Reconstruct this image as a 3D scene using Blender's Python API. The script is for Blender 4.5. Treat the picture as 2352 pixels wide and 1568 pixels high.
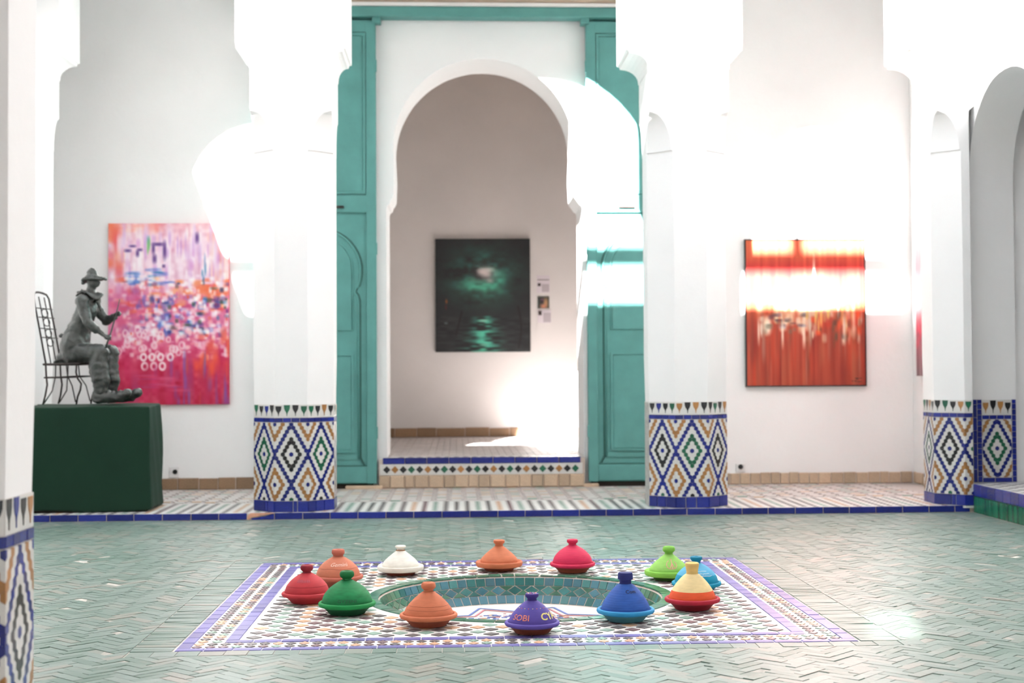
import bpy, bmesh, math, random
import numpy as np
from mathutils import Vector, Matrix, Quaternion, noise as mnoise

random.seed(7)
rng = np.random.default_rng(7)
for o in list(bpy.data.objects):
    bpy.data.objects.remove(o)
scene = bpy.context.scene
COL = scene.collection
PI = math.pi

# ------------------------------------------------------------------ camera
YAW, PITCH, ROLL = 0.0479852, 0.026587, 0.0060872
cam_data = bpy.data.cameras.new('camera')
cam_data.sensor_width = 36.0
cam_data.lens = 3267.0 / 2352.0 * 36.0
cam_data.shift_x = -27.891 / 2352.0
cam_data.shift_y = -13.882 / 2352.0
cam_data.clip_start = 0.05
cam_data.dof.use_dof = True
cam_data.dof.focus_distance = 7.55
cam_data.dof.aperture_fstop = 2.4
cam = bpy.data.objects.new('camera', cam_data)
COL.objects.link(cam)
f = Vector((math.sin(YAW) * math.cos(PITCH), math.cos(YAW) * math.cos(PITCH), math.sin(PITCH)))
r = Vector((math.cos(YAW), -math.sin(YAW), 0))
u = r.cross(f)
r2 = r * math.cos(ROLL) - u * math.sin(ROLL)
u2 = r * math.sin(ROLL) + u * math.cos(ROLL)
cam.matrix_world = Matrix(((r2.x, u2.x, -f.x, 0), (r2.y, u2.y, -f.y, 0), (r2.z, u2.z, -f.z, 1.3), (0, 0, 0, 1)))
scene.camera = cam

# ------------------------------------------------------------------ light
SUN_DIR = Vector((0.24, 1.0, -0.648)).normalized()
world = bpy.data.worlds.new('sky')
scene.world = world
world.use_nodes = True
bg = world.node_tree.nodes['Background']
bg.inputs[0].default_value = (0.82, 0.92, 1.0, 1)
bg.inputs[1].default_value = 1.75
sun_data = bpy.data.lights.new('sun', 'SUN')
sun_data.energy = 44.0
sun_data.color = (1.0, 0.985, 0.97)
sun_data.angle = math.radians(0.53)
sun = bpy.data.objects.new('sun', sun_data)
COL.objects.link(sun)
sun.location = (-6, -20, 18)
sun.rotation_euler = SUN_DIR.to_track_quat('-Z', 'Y').to_euler()
scene.view_settings.view_transform = 'Standard'
scene.view_settings.look = 'None'
scene.view_settings.gamma = 1.0
scene.view_settings.use_curve_mapping = False
scene.view_settings.exposure = 0.78

# ------------------------------------------------------------------ materials
def s2l(c):
    c = c / 255.0
    return c / 12.92 if c <= 0.04045 else ((c + 0.055) / 1.055) ** 2.4
def rgb(r_, g_, b_):
    return (s2l(r_), s2l(g_), s2l(b_), 1.0)

def new_mat(name):
    m = bpy.data.materials.new(name)
    m.use_nodes = True
    nt = m.node_tree
    return m, nt, nt.nodes['Principled BSDF']

def simple(name, col, rough=0.6, var=0.0, scale=6.0, bump=0.0, bscale=40.0, metal=0.0, objvar=0.0, coat=0.0, spec=0.5, detail=4.0):
    """procedural material: base colour, noise variation, per-object variation, fine bump"""
    m, nt, bs = new_mat(name)
    bs.inputs['Roughness'].default_value = rough
    bs.inputs['Metallic'].default_value = metal
    bs.inputs['Specular IOR Level'].default_value = spec
    if coat:
        bs.inputs['Coat Weight'].default_value = coat
        bs.inputs['Coat Roughness'].default_value = 0.12
    tc = nt.nodes.new('ShaderNodeTexCoord')
    last = None
    if var > 0 or objvar > 0:
        hsv = nt.nodes.new('ShaderNodeHueSaturation')
        hsv.inputs['Color'].default_value = col
        val = None
        if var > 0:
            nz = nt.nodes.new('ShaderNodeTexNoise')
            nz.inputs['Scale'].default_value = scale
            nz.inputs['Detail'].default_value = detail
            nt.links.new(tc.outputs['Object'], nz.inputs['Vector'])
            mr = nt.nodes.new('ShaderNodeMapRange')
            mr.inputs['From Min'].default_value = 0.25
            mr.inputs['From Max'].default_value = 0.75
            mr.inputs['To Min'].default_value = 1 - var
            mr.inputs['To Max'].default_value = 1 + var
            nt.links.new(nz.outputs['Fac'], mr.inputs['Value'])
            val = mr.outputs['Result']
        if objvar > 0:
            oi = nt.nodes.new('ShaderNodeObjectInfo')
            mo = nt.nodes.new('ShaderNodeMapRange')
            mo.inputs['To Min'].default_value = 1 - objvar
            mo.inputs['To Max'].default_value = 1 + objvar
            nt.links.new(oi.outputs['Random'], mo.inputs['Value'])
            if val is None:
                val = mo.outputs['Result']
            else:
                mu = nt.nodes.new('ShaderNodeMath'); mu.operation = 'MULTIPLY'
                nt.links.new(val, mu.inputs[0]); nt.links.new(mo.outputs['Result'], mu.inputs[1])
                val = mu.outputs[0]
        nt.links.new(val, hsv.inputs['Value'])
        nt.links.new(hsv.outputs['Color'], bs.inputs['Base Color'])
    else:
        bs.inputs['Base Color'].default_value = col
    if bump > 0:
        nb = nt.nodes.new('ShaderNodeTexNoise')
        nb.inputs['Scale'].default_value = bscale
        nb.inputs['Detail'].default_value = 3
        nt.links.new(tc.outputs['Object'], nb.inputs['Vector'])
        b = nt.nodes.new('ShaderNodeBump')
        b.inputs['Strength'].default_value = bump
        b.inputs['Distance'].default_value = 0.01
        nt.links.new(nb.outputs['Fac'], b.inputs['Height'])
        nt.links.new(b.outputs['Normal'], bs.inputs['Normal'])
    return m

M = {}
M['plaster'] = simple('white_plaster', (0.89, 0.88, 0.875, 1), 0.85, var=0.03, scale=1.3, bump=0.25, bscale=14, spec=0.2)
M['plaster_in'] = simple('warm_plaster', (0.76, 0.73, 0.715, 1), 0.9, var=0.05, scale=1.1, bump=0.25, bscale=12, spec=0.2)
M['teal'] = simple('teal_paint', rgb(92, 152, 147), 0.55, var=0.10, scale=5.0, bump=0.15, bscale=30, spec=0.35)
M['teal_shade'] = simple('teal_groove_shade', rgb(52, 98, 92), 0.6)  # darkened teal, painting the shade in door grooves and gaps
M['grout'] = simple('grout', (0.55, 0.47, 0.41, 1), 0.9, var=0.15, scale=20)
M['grout_floor'] = simple('grey_green_grout', (0.42, 0.40, 0.36, 1), 0.85, var=0.25, scale=6)
M['grout_white'] = simple('pale_grout', (0.60, 0.57, 0.53, 1), 0.9, var=0.1, scale=20)
M['g_white'] = simple('white_glaze', (0.70, 0.69, 0.66, 1), 0.28, var=0.08, scale=9, objvar=0.06)
M['g_blue'] = simple('cobalt_glaze', rgb(30, 42, 128), 0.22, var=0.25, scale=7, objvar=0.28, bump=0.05, bscale=20)
M['g_black'] = simple('black_glaze', rgb(38, 38, 40), 0.25, var=0.2, scale=12, objvar=0.2)
M['g_green'] = simple('green_glaze', rgb(34, 98, 72), 0.25, var=0.2, scale=12, objvar=0.2)
M['g_brown'] = simple('honey_glaze', rgb(168, 118, 66), 0.28, var=0.2, scale=12, objvar=0.2)
M['g_emerald'] = simple('emerald_glaze', rgb(30, 104, 76), 0.2, var=0.25, scale=6, objvar=0.35)
M['f_violet'] = simple('worn_violet_glaze', rgb(92, 88, 152), 0.38, spec=0.32, var=0.22, scale=14, objvar=0.2)
M['f_black'] = simple('floor_black_glaze', rgb(92, 86, 86), 0.38, spec=0.32, var=0.15, scale=14, objvar=0.18)
M['f_plum'] = simple('floor_plum_glaze', rgb(110, 82, 86), 0.38, spec=0.32, var=0.15, scale=14, objvar=0.2)
M['f_green'] = simple('floor_green_glaze', rgb(128, 156, 142), 0.38, spec=0.32, var=0.15, scale=14, objvar=0.15)
M['f_tan'] = simple('floor_tan_glaze', rgb(200, 158, 124), 0.38, spec=0.32, var=0.15, scale=14, objvar=0.15)
M['f_white'] = simple('floor_white_glaze', (0.66, 0.64, 0.61, 1), 0.38, spec=0.32, var=0.06, scale=14)
M['b_teal'] = simple('basin_teal_glaze', rgb(54, 114, 112), 0.18, var=0.25, scale=9, objvar=0.28)
M['b_green'] = simple('basin_green_glaze', rgb(66, 116, 94), 0.2, var=0.25, scale=9, objvar=0.22)
M['b_blue'] = simple('basin_blue_glaze', rgb(54, 108, 122), 0.18, var=0.2, scale=9, objvar=0.25)
M['pink_floor'] = simple('pink_terracotta_floor', (0.50, 0.45, 0.43, 1), 0.45, var=0.12, scale=8)
M['stone'] = simple('worn_stone', rgb(196, 172, 146), 0.6, var=0.2, scale=9, objvar=0.16, bump=0.3, bscale=25)
M['stone_dark'] = simple('brown_stone', rgb(150, 120, 92), 0.6, var=0.2, scale=9, objvar=0.16, bump=0.3, bscale=25)
M['wood'] = simple('pale_wood', rgb(186, 160, 138), 0.7, var=0.2, scale=5)
M['wood_dark'] = simple('dark_wood', rgb(70, 52, 42), 0.6, var=0.2, scale=5)
M['iron'] = simple('rusty_iron', rgb(52, 44, 42), 0.55, metal=0.4, var=0.3, scale=20)
M['bronze'] = simple('grey_bronze', rgb(78, 80, 78), 0.40, metal=0.5, var=0.45, scale=9, bump=0.8, bscale=22, detail=6)
M['cloth'] = simple('green_cloth', rgb(9, 46, 30), 0.75, var=0.08, scale=4, bump=0.1, bscale=60, spec=0.3)
M['canvas_edge'] = simple('canvas_edge', rgb(205, 60, 80), 0.8)
M['frame_black'] = simple('black_frame', rgb(28, 26, 26), 0.5)
M['paper'] = simple('paper', rgb(222, 214, 220), 0.8)
M['ink'] = simple('grey_ink', rgb(120, 108, 112), 0.8)
M['dark_ink'] = simple('dark_ink', rgb(58, 48, 48), 0.8)
M['plastic_white'] = simple('white_plastic', (0.8, 0.78, 0.77, 1), 0.4)
M['plastic_black'] = simple('black_plastic', rgb(28, 26, 26), 0.4)
M['paint_blue'] = simple('faded_blue_line', rgb(86, 106, 168), 0.5)
M['paint_red'] = simple('faded_red_line', rgb(190, 112, 120), 0.5)
M['grey_chip'] = simple('chipped_render', rgb(178, 176, 172), 0.85, var=0.3, scale=25, bump=0.6, bscale=40)
M['break'] = simple('broken_clay', rgb(214, 160, 132), 0.85, var=0.15, scale=25, bump=0.5, bscale=40)
M['dark_fill'] = simple('dark_brown_fill', rgb(46, 38, 32), 0.9)

# glazed floor tile: tint attribute (joined tiles) plus object random (single tiles)
def floor_tile_mat():
    m, nt, bs = new_mat('pale_green_floor_glaze')
    at = nt.nodes.new('ShaderNodeAttribute'); at.attribute_name = 'tint'
    oi = nt.nodes.new('ShaderNodeObjectInfo')
    ad = nt.nodes.new('ShaderNodeMath'); ad.operation = 'ADD'
    fr = nt.nodes.new('ShaderNodeMath'); fr.operation = 'FRACT'
    nt.links.new(at.outputs['Fac'], ad.inputs[0]); nt.links.new(oi.outputs['Random'], ad.inputs[1])
    nt.links.new(ad.outputs[0], fr.inputs[0])
    cr = nt.nodes.new('ShaderNodeValToRGB')
    el = cr.color_ramp.elements
    el[0].position = 0.0; el[0].color = rgb(94, 116, 105)
    el[1].position = 1.0; el[1].color = rgb(139, 137, 128)
    for p, c in ((0.25, rgb(104, 124, 115)), (0.5, rgb(111, 129, 121)), (0.75, rgb(120, 135, 128)), (0.9, rgb(128, 133, 124))):
        e = el.new(p); e.color = c
    nt.links.new(fr.outputs[0], cr.inputs['Fac'])
    geo = nt.nodes.new('ShaderNodeNewGeometry')
    nz = nt.nodes.new('ShaderNodeTexNoise'); nz.inputs['Scale'].default_value = 1.1; nz.inputs['Detail'].default_value = 5
    nt.links.new(geo.outputs['Position'], nz.inputs['Vector'])
    mx = nt.nodes.new('ShaderNodeMix'); mx.data_type = 'RGBA'; mx.blend_type = 'MIX'
    mr = nt.nodes.new('ShaderNodeMapRange'); mr.inputs['From Min'].default_value = 0.5; mr.inputs['From Max'].default_value = 0.72
    mr.inputs['To Max'].default_value = 0.5
    nt.links.new(nz.outputs['Fac'], mr.inputs['Value'])
    nt.links.new(mr.outputs['Result'], mx.inputs['Factor'])
    nt.links.new(cr.outputs['Color'], mx.inputs[6]); mx.inputs[7].default_value = rgb(89, 117, 105)
    n3 = nt.nodes.new('ShaderNodeTexNoise'); n3.inputs['Scale'].default_value = 5.5; n3.inputs['Detail'].default_value = 6; n3.inputs['Roughness'].default_value = .7
    nt.links.new(geo.outputs['Position'], n3.inputs['Vector'])
    r3 = nt.nodes.new('ShaderNodeMapRange'); r3.inputs['From Min'].default_value = 0.58; r3.inputs['From Max'].default_value = 0.75; r3.inputs['To Max'].default_value = 0.5
    nt.links.new(n3.outputs['Fac'], r3.inputs['Value'])
    m3 = nt.nodes.new('ShaderNodeMix'); m3.data_type = 'RGBA'
    nt.links.new(r3.outputs['Result'], m3.inputs['Factor']); nt.links.new(mx.outputs[2], m3.inputs[6]); m3.inputs[7].default_value = rgb(151, 139, 128)
    nt.links.new(m3.outputs[2], bs.inputs['Base Color'])
    bs.inputs['Roughness'].default_value = 0.4
    bs.inputs['Specular IOR Level'].default_value = 0.22
    nb = nt.nodes.new('ShaderNodeTexNoise'); nb.inputs['Scale'].default_value = 28
    nt.links.new(geo.outputs['Position'], nb.inputs['Vector'])
    b = nt.nodes.new('ShaderNodeBump'); b.inputs['Strength'].default_value = 0.18; b.inputs['Distance'].default_value = 0.01
    nt.links.new(nb.outputs['Fac'], b.inputs['Height']); nt.links.new(b.outputs['Normal'], bs.inputs['Normal'])
    return m
M['floor_tile'] = floor_tile_mat()

def canvas_mat():
    m, nt, bs = new_mat('oil_paint')
    at = nt.nodes.new('ShaderNodeAttribute'); at.attribute_name = 'paint'
    nt.links.new(at.outputs['Color'], bs.inputs['Base Color'])
    bs.inputs['Roughness'].default_value = 0.55
    return m
M['canvas'] = canvas_mat()

# ------------------------------------------------------------------ mesh helpers
class MB:
    def __init__(s):
        s.v = []; s.f = []; s.m = []; s.t = []
    def add(s, vs, fs, mi=0, tint=0.0):
        n = len(s.v); s.v += [tuple(p) for p in vs]
        for fc in fs:
            s.f.append(tuple(i + n for i in fc)); s.m.append(mi); s.t.append(tint)
        return s
    def box(s, x0, x1, y0, y1, z0, z1, mi=0):
        v = [(x0, y0, z0), (x1, y0, z0), (x1, y1, z0), (x0, y1, z0), (x0, y0, z1), (x1, y0, z1), (x1, y1, z1), (x0, y1, z1)]
        return s.add(v, [(0, 3, 2, 1), (4, 5, 6, 7), (0, 1, 5, 4), (1, 2, 6, 5), (2, 3, 7, 6), (3, 0, 4, 7)], mi)
    def prism(s, a, b, mi=0, tint=0.0, bottom=True):
        """two matching loops a (outer/back) and b (front)"""
        n = len(a)
        fs = [tuple(range(n, 2 * n))]
        if bottom: fs.append(tuple(reversed(range(n))))
        fs += [(i, (i + 1) % n, n + (i + 1) % n, n + i) for i in range(n)]
        return s.add(list(a) + list(b), fs, mi, tint)
    def extr(s, pts, axis, a, b, mi=0):
        """2D outline extruded: axis 'y' pts=(x,z); 'x' pts=(y,z); 'z' pts=(x,y)"""
        def P(p, q):
            return (p[0], q, p[1]) if axis == 'y' else ((q, p[0], p[1]) if axis == 'x' else (p[0], p[1], q))
        return s.prism([P(p, a) for p in pts], [P(p, b) for p in pts], mi)
    def lathe(s, prof, n=40, mi=0, mis=None, cx=0, cy=0, close=False):
        base = len(s.v)
        for (rr, z) in prof:
            for k in range(n):
                a = 2 * PI * k / n
                s.v.append((cx + rr * math.cos(a), cy + rr * math.sin(a), z))
        for j in range(len(prof) - 1):
            mm = mis[j] if mis else mi
            for k in range(n):
                k2 = (k + 1) % n
                s.f.append((base + j * n + k, base + j * n + k2, base + (j + 1) * n + k2, base + (j + 1) * n + k)); s.m.append(mm); s.t.append(0)
        if close:
            s.f.append(tuple(base + k for k in reversed(range(n)))); s.m.append(mis[0] if mis else mi); s.t.append(0)
        return s
    def tube(s, pts, rad, n=8, mi=0, closed=False):
        pts = [Vector(p) for p in pts]
        base = len(s.v); up = None; N = len(pts)
        for i, p in enumerate(pts):
            d = (pts[(i + 1) % N] - pts[i - 1]) if closed else (pts[min(i + 1, N - 1)] - pts[max(i - 1, 0)])
            d.normalize()
            if up is None:
                up = Vector((0, 0, 1)) if abs(d.z) < 0.9 else Vector((0, 1, 0))
            a = d.cross(up)
            if a.length < 1e-4: a = d.orthogonal()
            a.normalize(); b = a.cross(d).normalized(); up = b
            rr = rad[i] if isinstance(rad, (list, tuple)) else rad
            for k in range(n):
                t = 2 * PI * k / n
                s.v.append(tuple(p + a * (rr * math.cos(t)) + b * (rr * math.sin(t))))
        for i in range(N if closed else N - 1):
            i2 = (i + 1) % N
            for k in range(n):
                k2 = (k + 1) % n
                s.f.append((base + i * n + k, base + i * n + k2, base + i2 * n + k2, base + i2 * n + k)); s.m.append(mi); s.t.append(0)
        if not closed:
            s.f.append(tuple(base + k for k in reversed(range(n)))); s.m.append(mi); s.t.append(0)
            s.f.append(tuple(base + (N - 1) * n + k for k in range(n))); s.m.append(mi); s.t.append(0)
        return s
    def mesh(s, name, mats, smooth=False, tint=False, angle=None):
        me = bpy.data.meshes.new(name)
        me.from_pydata(s.v, [], s.f)
        for m in (mats if isinstance(mats, (list, tuple)) else [mats]): me.materials.append(m)
        me.polygons.foreach_set('material_index', s.m)
        if tint:
            at = me.attributes.new('tint', 'FLOAT', 'FACE')
            at.data.foreach_set('value', s.t)
        bm = bmesh.new(); bm.from_mesh(me)
        bmesh.ops.recalc_face_normals(bm, faces=bm.faces)
        bm.to_mesh(me); bm.free()
        if smooth:
            if angle: 
                me.shade_smooth(); me.set_sharp_from_angle(angle=angle)
            else:
                me.shade_smooth()
        me.update()
        return me

def obj(name, me, parent=None, loc=None, rot=None, scl=None, mat=None, **props):
    o = bpy.data.objects.new(name, me)
    COL.objects.link(o)
    if parent is not None: o.parent = parent
    if mat is not None: o.matrix_local = mat
    if loc is not None: o.location = loc
    if rot is not None: o.rotation_euler = rot
    if scl is not None: o.scale = scl
    for k, v in props.items(): o[k] = v
    return o
def empty(name, loc=(0, 0, 0), rz=0.0, **props):
    o = bpy.data.objects.new(name, None)
    COL.objects.link(o); o.location = loc; o.rotation_euler = (0, 0, rz)
    o.empty_display_size = 0.1
    for k, v in props.items(): o[k] = v
    return o
def boxobj(name, x0, x1, y0, y1, z0, z1, mat, parent=None, bevel=0.0, **props):
    me = MB().box(x0, x1, y0, y1, z0, z1).mesh(name, mat)
    if bevel:
        bm = bmesh.new(); bm.from_mesh(me)
        bmesh.ops.bevel(bm, geom=bm.edges[:], offset=bevel, segments=2, affect='EDGES', profile=0.6)
        bm.to_mesh(me); bm.free()
    return obj(name, me, parent, **props)

def unit_tile(name, mat, ch=0.08, chy=None, top=0.0):
    """tile 1x1 in XY centred, front face at z=0, depth 1 downwards, chamfered top edge"""
    chy = ch if chy is None else chy
    a = [(-.5, -.5, -1), (.5, -.5, -1), (.5, .5, -1), (-.5, .5, -1)]
    b = [(-.5, -.5, -.35), (.5, -.5, -.35), (.5, .5, -.35), (-.5, .5, -.35)]
    c = [(-.5 + ch, -.5 + chy, 0), (.5 - ch, -.5 + chy, 0), (.5 - ch, .5 - chy, 0), (-.5 + ch, .5 - chy, 0)]
    v = a + b + c
    fs = [(8, 9, 10, 11)]
    for i in range(4):
        j = (i + 1) % 4
        fs += [(i, j, 4 + j, 4 + i), (4 + i, 4 + j, 8 + j, 8 + i)]
    mb = MB().add(v, fs)
    return mb.mesh(name, mat)

def frame_mat(o, ux, uy, n, sx=1, sy=1, sz=1):
    """matrix with columns ux*sx, uy*sy, n*sz at o"""
    ux, uy, n = Vector(ux) * sx, Vector(uy) * sy, Vector(n) * sz
    return Matrix(((ux.x, uy.x, n.x, o[0]), (ux.y, uy.y, n.y, o[1]), (ux.z, uy.z, n.z, o[2]), (0, 0, 0, 1)))

# ================================================================== SETTING
PZ = 0.06           # far gallery floor
KY = 12.91          # kerb
YB = 15.65          # far back wall
S = 'structure'
pl = M['plaster']

# ---- courtyard floor -------------------------------------------------
PX0, PX1, PY0, PY1 = -1.34, 1.94, 6.815, 9.95      # mosaic panel
BCX, BCY, BR, BRI = 0.37, 8.36, 0.90, 0.825        # basin
fb = MB()
for (a, b, c, d) in ((-4.5, 5.0, -1.6, PY0), (-4.5, 5.0, PY1, KY + .05), (-4.5, PX0, PY0, PY1), (PX1, 5.0, PY0, PY1)):
    fb.box(a, b, c, d, -0.12, -0.0035)
floor = obj('floor', fb.mesh('floor', M['grout_floor']), kind=S, label='pale green glazed herringbone tile courtyard floor')

# herringbone tiles
L, W = 0.168, 0.056
tiles = []
cs = math.cos(PI / 4)
TX = 4.745          # right threshold riser
EX0, EX1, EY0, EY1 = PX0 - .207, PX1 + .207, PY0 - .122, PY1 + .122   # straight border outline
def inside_floor(x, y):
    return -4.45 < x < TX + .06 and 4.8 < y < KY + .05 and not (EX0 + .09 < x < EX1 - .09 and EY0 + .09 < y < EY1 - .09)
def near_edge(x, y):
    m_ = .1
    return (EX0 - m_ < x < EX1 + m_ and EY0 - m_ < y < EY1 + m_) or y > KY - .1 or x > TX - .1
def clip_half(P, nx_, ny_, c):
    """keep the part of polygon P with nx*x + ny*y <= c"""
    out = []
    for i in range(len(P)):
        p, q = P[i], P[(i + 1) % len(P)]
        dp, dq = nx_ * p[0] + ny_ * p[1] - c, nx_ * q[0] + ny_ * q[1] - c
        if dp <= 0: out.append(p)
        if dp * dq < 0:
            t_ = dp / (dp - dq); out.append((p[0] + (q[0] - p[0]) * t_, p[1] + (q[1] - p[1]) * t_))
    return out
for i in range(-260, 260):
    for j in range(-60, 60):
        ox, oy = i * W + j * L, i * W - j * L
        for (cx, cy, rot) in ((ox + L / 2, oy + W / 2, 0), (ox + W / 2, oy + W + L / 2, 1)):
            x = 0.3 + cs * (cx - cy); y = 9.0 + cs * (cx + cy)
            if inside_floor(x, y):
                tiles.append((x, y, PI / 4 + rot * PI / 2))
# visible near tiles first
def vis(x, y):
    px = 1047 + 3267 * x / y
    return 95 < px < 2340 and y > 6.02 and not near_edge(x, y)
tiles.sort(key=lambda t: (0 if vis(t[0], t[1]) else 1, t[1]))
ut_floor = unit_tile('floor_tile', M['floor_tile'], ch=0.006, chy=0.018)
stuff = MB()
uv = [v.co.copy() for v in ut_floor.vertices]
uf = [tuple(p.vertices) for p in ut_floor.polygons]
NPART = 300
npart = 0
for k, (x, y, a) in enumerate(tiles):
    if near_edge(x, y):
        ca, sa = math.cos(a), math.sin(a)
        P = [(x + ca * p - sa * q, y + sa * p + ca * q) for p, q in ((-L / 2 + .001, -W / 2 + .001), (L / 2 - .001, -W / 2 + .001), (L / 2 - .001, W / 2 - .001), (-L / 2 + .001, W / 2 - .001))]
        P = clip_half(P, 0, 1, KY - .012); P = clip_half(P, 1, 0, TX - .018) if P else P
        if P and EX0 - .13 < x < EX1 + .13 and EY0 - .13 < y < EY1 + .13:
            sides_ = [((1, 0, EX0), EX0 - x), ((-1, 0, -EX1), x - EX1), ((0, 1, EY0), EY0 - y), ((0, -1, -EY1), y - EY1)]
            sd = max(sides_, key=lambda t_: t_[1])[0]
            P = clip_half(P, *sd)
        if len(P) >= 3:
            A_ = abs(sum(P[i][0] * P[(i + 1) % len(P)][1] - P[(i + 1) % len(P)][0] * P[i][1] for i in range(len(P)))) / 2
            if A_ > 1e-4:
                stuff.prism([(p, q, -.008) for p, q in P], [(p, q, random.gauss(0, .0006)) for p, q in P], 0, random.random(), bottom=False)
        continue
    g = random.uniform(0.0003, 0.0016)
    q_ = random.random()
    if q_ < 0.05: g += 0.004
    tx, ty = random.gauss(0, 0.011), random.gauss(0, 0.011)
    dz = random.gauss(0, 0.0005) - (0.003 if q_ > 0.95 else 0)
    ml = Matrix.Translation((x, y, dz)) @ Matrix.Rotation(a + random.gauss(0, .012), 4, 'Z') @ Matrix.Rotation(tx, 4, 'X') @ Matrix.Rotation(ty, 4, 'Y') @ Matrix.Diagonal((L - g, W - g, 0.014, 1))
    if npart < NPART:
        npart += 1
        obj('floor_tile', ut_floor, floor, mat=ml)
    else:
        stuff.add([ml @ p for p in uv], uf, 0, random.random())
obj('herringbone_tiles', stuff.mesh('herringbone_tiles', M['floor_tile'], tint=True), floor, kind='stuff')
# straight border tiles round the panel
x = PX0 - .20
while x < PX1 + .20:
    w = random.uniform(0.105, 0.125)
    for (yy, nm) in ((PY0 - .062, 0), (PY1 + .062, 1)):
        ml = Matrix.Translation((x + w / 2, yy, random.gauss(0, .0006))) @ Matrix.Rotation(random.gauss(0, .012), 4, 'X') @ Matrix.Rotation(random.gauss(0, .01), 4, 'Y') @ Matrix.Diagonal((w - .004, .112, .014, 1))
        obj('border_tile', ut_floor, floor, mat=ml)
    x += w
y = PY0 + .002
while y < PY1:
    w = random.uniform(0.05, 0.066)
    for xx in (PX0 - .105, PX1 + .105):
        ml = Matrix.Translation((xx, y + w / 2, random.gauss(0, .0006))) @ Matrix.Rotation(random.gauss(0, .012), 4, 'X') @ Matrix.Rotation(random.gauss(0, .01), 4, 'Y') @ Matrix.Diagonal((.196, w - .003, .014, 1))
        obj('border_tile', ut_floor, floor, mat=ml)
    y += w

# ---- mosaic panel ------------------------------------------------------
pm = MB()
n = 72
ring = [(BCX + BR * math.cos(2 * PI * k / n), BCY + BR * math.sin(2 * PI * k / n)) for k in range(n)]
def sqpt(a):
    c, s_ = math.cos(a), math.sin(a)
    tx = ((PX1 if c > 0 else PX0) - BCX) / c if abs(c) > 1e-9 else 1e9
    ty = ((PY1 if s_ > 0 else PY0) - BCY) / s_ if abs(s_) > 1e-9 else 1e9
    t = min(tx, ty); return (BCX + c * t, BCY + s_ * t)
angs = sorted(set([2 * PI * k / n for k in range(n)] + [math.atan2(yy - BCY, xx - BCX) % (2 * PI) for xx in (PX0, PX1) for yy in (PY0, PY1)]))
N = len(angs)
vi = [(BCX + BR * math.cos(a), BCY + BR * math.sin(a), -.003) for a in angs]
vo = [(*sqpt(a), -.003) for a in angs]
pm.add(vi + vo, [(i, (i + 1) % N, N + (i + 1) % N, N + i) for i in range(N)])
panel = obj('mosaic_panel', pm.mesh('mosaic_panel', M['f_white']), floor, label='white mosaic bed with coloured diamonds')
dia = {}
for nm in ('f_black', 'f_plum', 'f_green', 'f_tan'):
    dia[nm] = unit_tile('diamond_' + nm, M[nm], ch=0.03)
ut_violet = unit_tile('violet_tile', M['f_violet'], ch=0.03)
# violet bands
def band(x0, x1, y0, y1, w, step):
    """ring of violet tiles, outer rectangle"""
    x = x0
    cnt = int(round((x1 - x0) / step)); st = (x1 - x0) / cnt
    for k in range(cnt):
        for yy in (y0 + w / 2, y1 - w / 2):
            obj('violet_tile', ut_violet, panel, mat=Matrix.Translation((x0 + (k + .5) * st, yy, random.gauss(.0005, .0004))) @ Matrix.Rotation(random.gauss(0, .012), 4, 'X') @ Matrix.Diagonal((st - .003, w, .008, 1)))
    cnt = int(round((y1 - y0 - 2 * w) / step)); st = (y1 - y0 - 2 * w) / cnt
    for k in range(cnt):
        for xx in (x0 + w / 2, x1 - w / 2):
            obj('violet_tile', ut_violet, panel, mat=Matrix.Translation((xx, y0 + w + (k + .5) * st, random.gauss(.0005, .0004))) @ Matrix.Rotation(random.gauss(0, .012), 4, 'X') @ Matrix.Diagonal((w, st - .003, .008, 1)))
VW = 0.062
band(PX0 + .004, PX1 - .004, PY0 + .004, PY1 - .004, VW, 0.135)
GAP = 0.145
IX0, IX1, IY0, IY1 = PX0 + VW + GAP, PX1 - VW - GAP, PY0 + VW + GAP, PY1 - VW - GAP
band(IX0, IX1, IY0, IY1, VW, 0.135)
FX0, FX1, FY0, FY1 = IX0 + VW, IX1 - VW, IY0 + VW, IY1 - VW
a0 = 0.0655
nx = int(round((FX1 - FX0) / a0)); ny = int(round((FY1 - FY0) / a0))
ax, ay = (FX1 - FX0) / nx, (FY1 - FY0) / ny
seq = ['f_black', 'f_black', 'f_green', 'f_black', 'f_tan', 'f_plum', 'f_plum', 'f_green', 'f_black', 'f_tan', 'f_black', 'f_green', 'f_plum', 'f_tan', 'f_black', 'f_green', 'f_black', 'f_tan', 'f_black', 'f_green', 'f_black', 'f_tan', 'f_black', 'f_green', 'f_black']
dl = []
for i in range(1, nx):
    for j in range(1, ny):
        if (i + j) % 2: continue
        x, y = FX0 + i * ax, FY0 + j * ay
        if math.hypot(x - BCX, y - BCY) < BR + .035: continue
        k = min(i, nx - i, j, ny - j)
        nm = seq[k % len(seq)]
        if random.random() < .1: nm = random.choice(['f_black', 'f_tan', 'f_green', 'f_plum'])
        dl.append((x, y, nm, a0 * .86))
dl.sort(key=lambda t: t[1])
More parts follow.
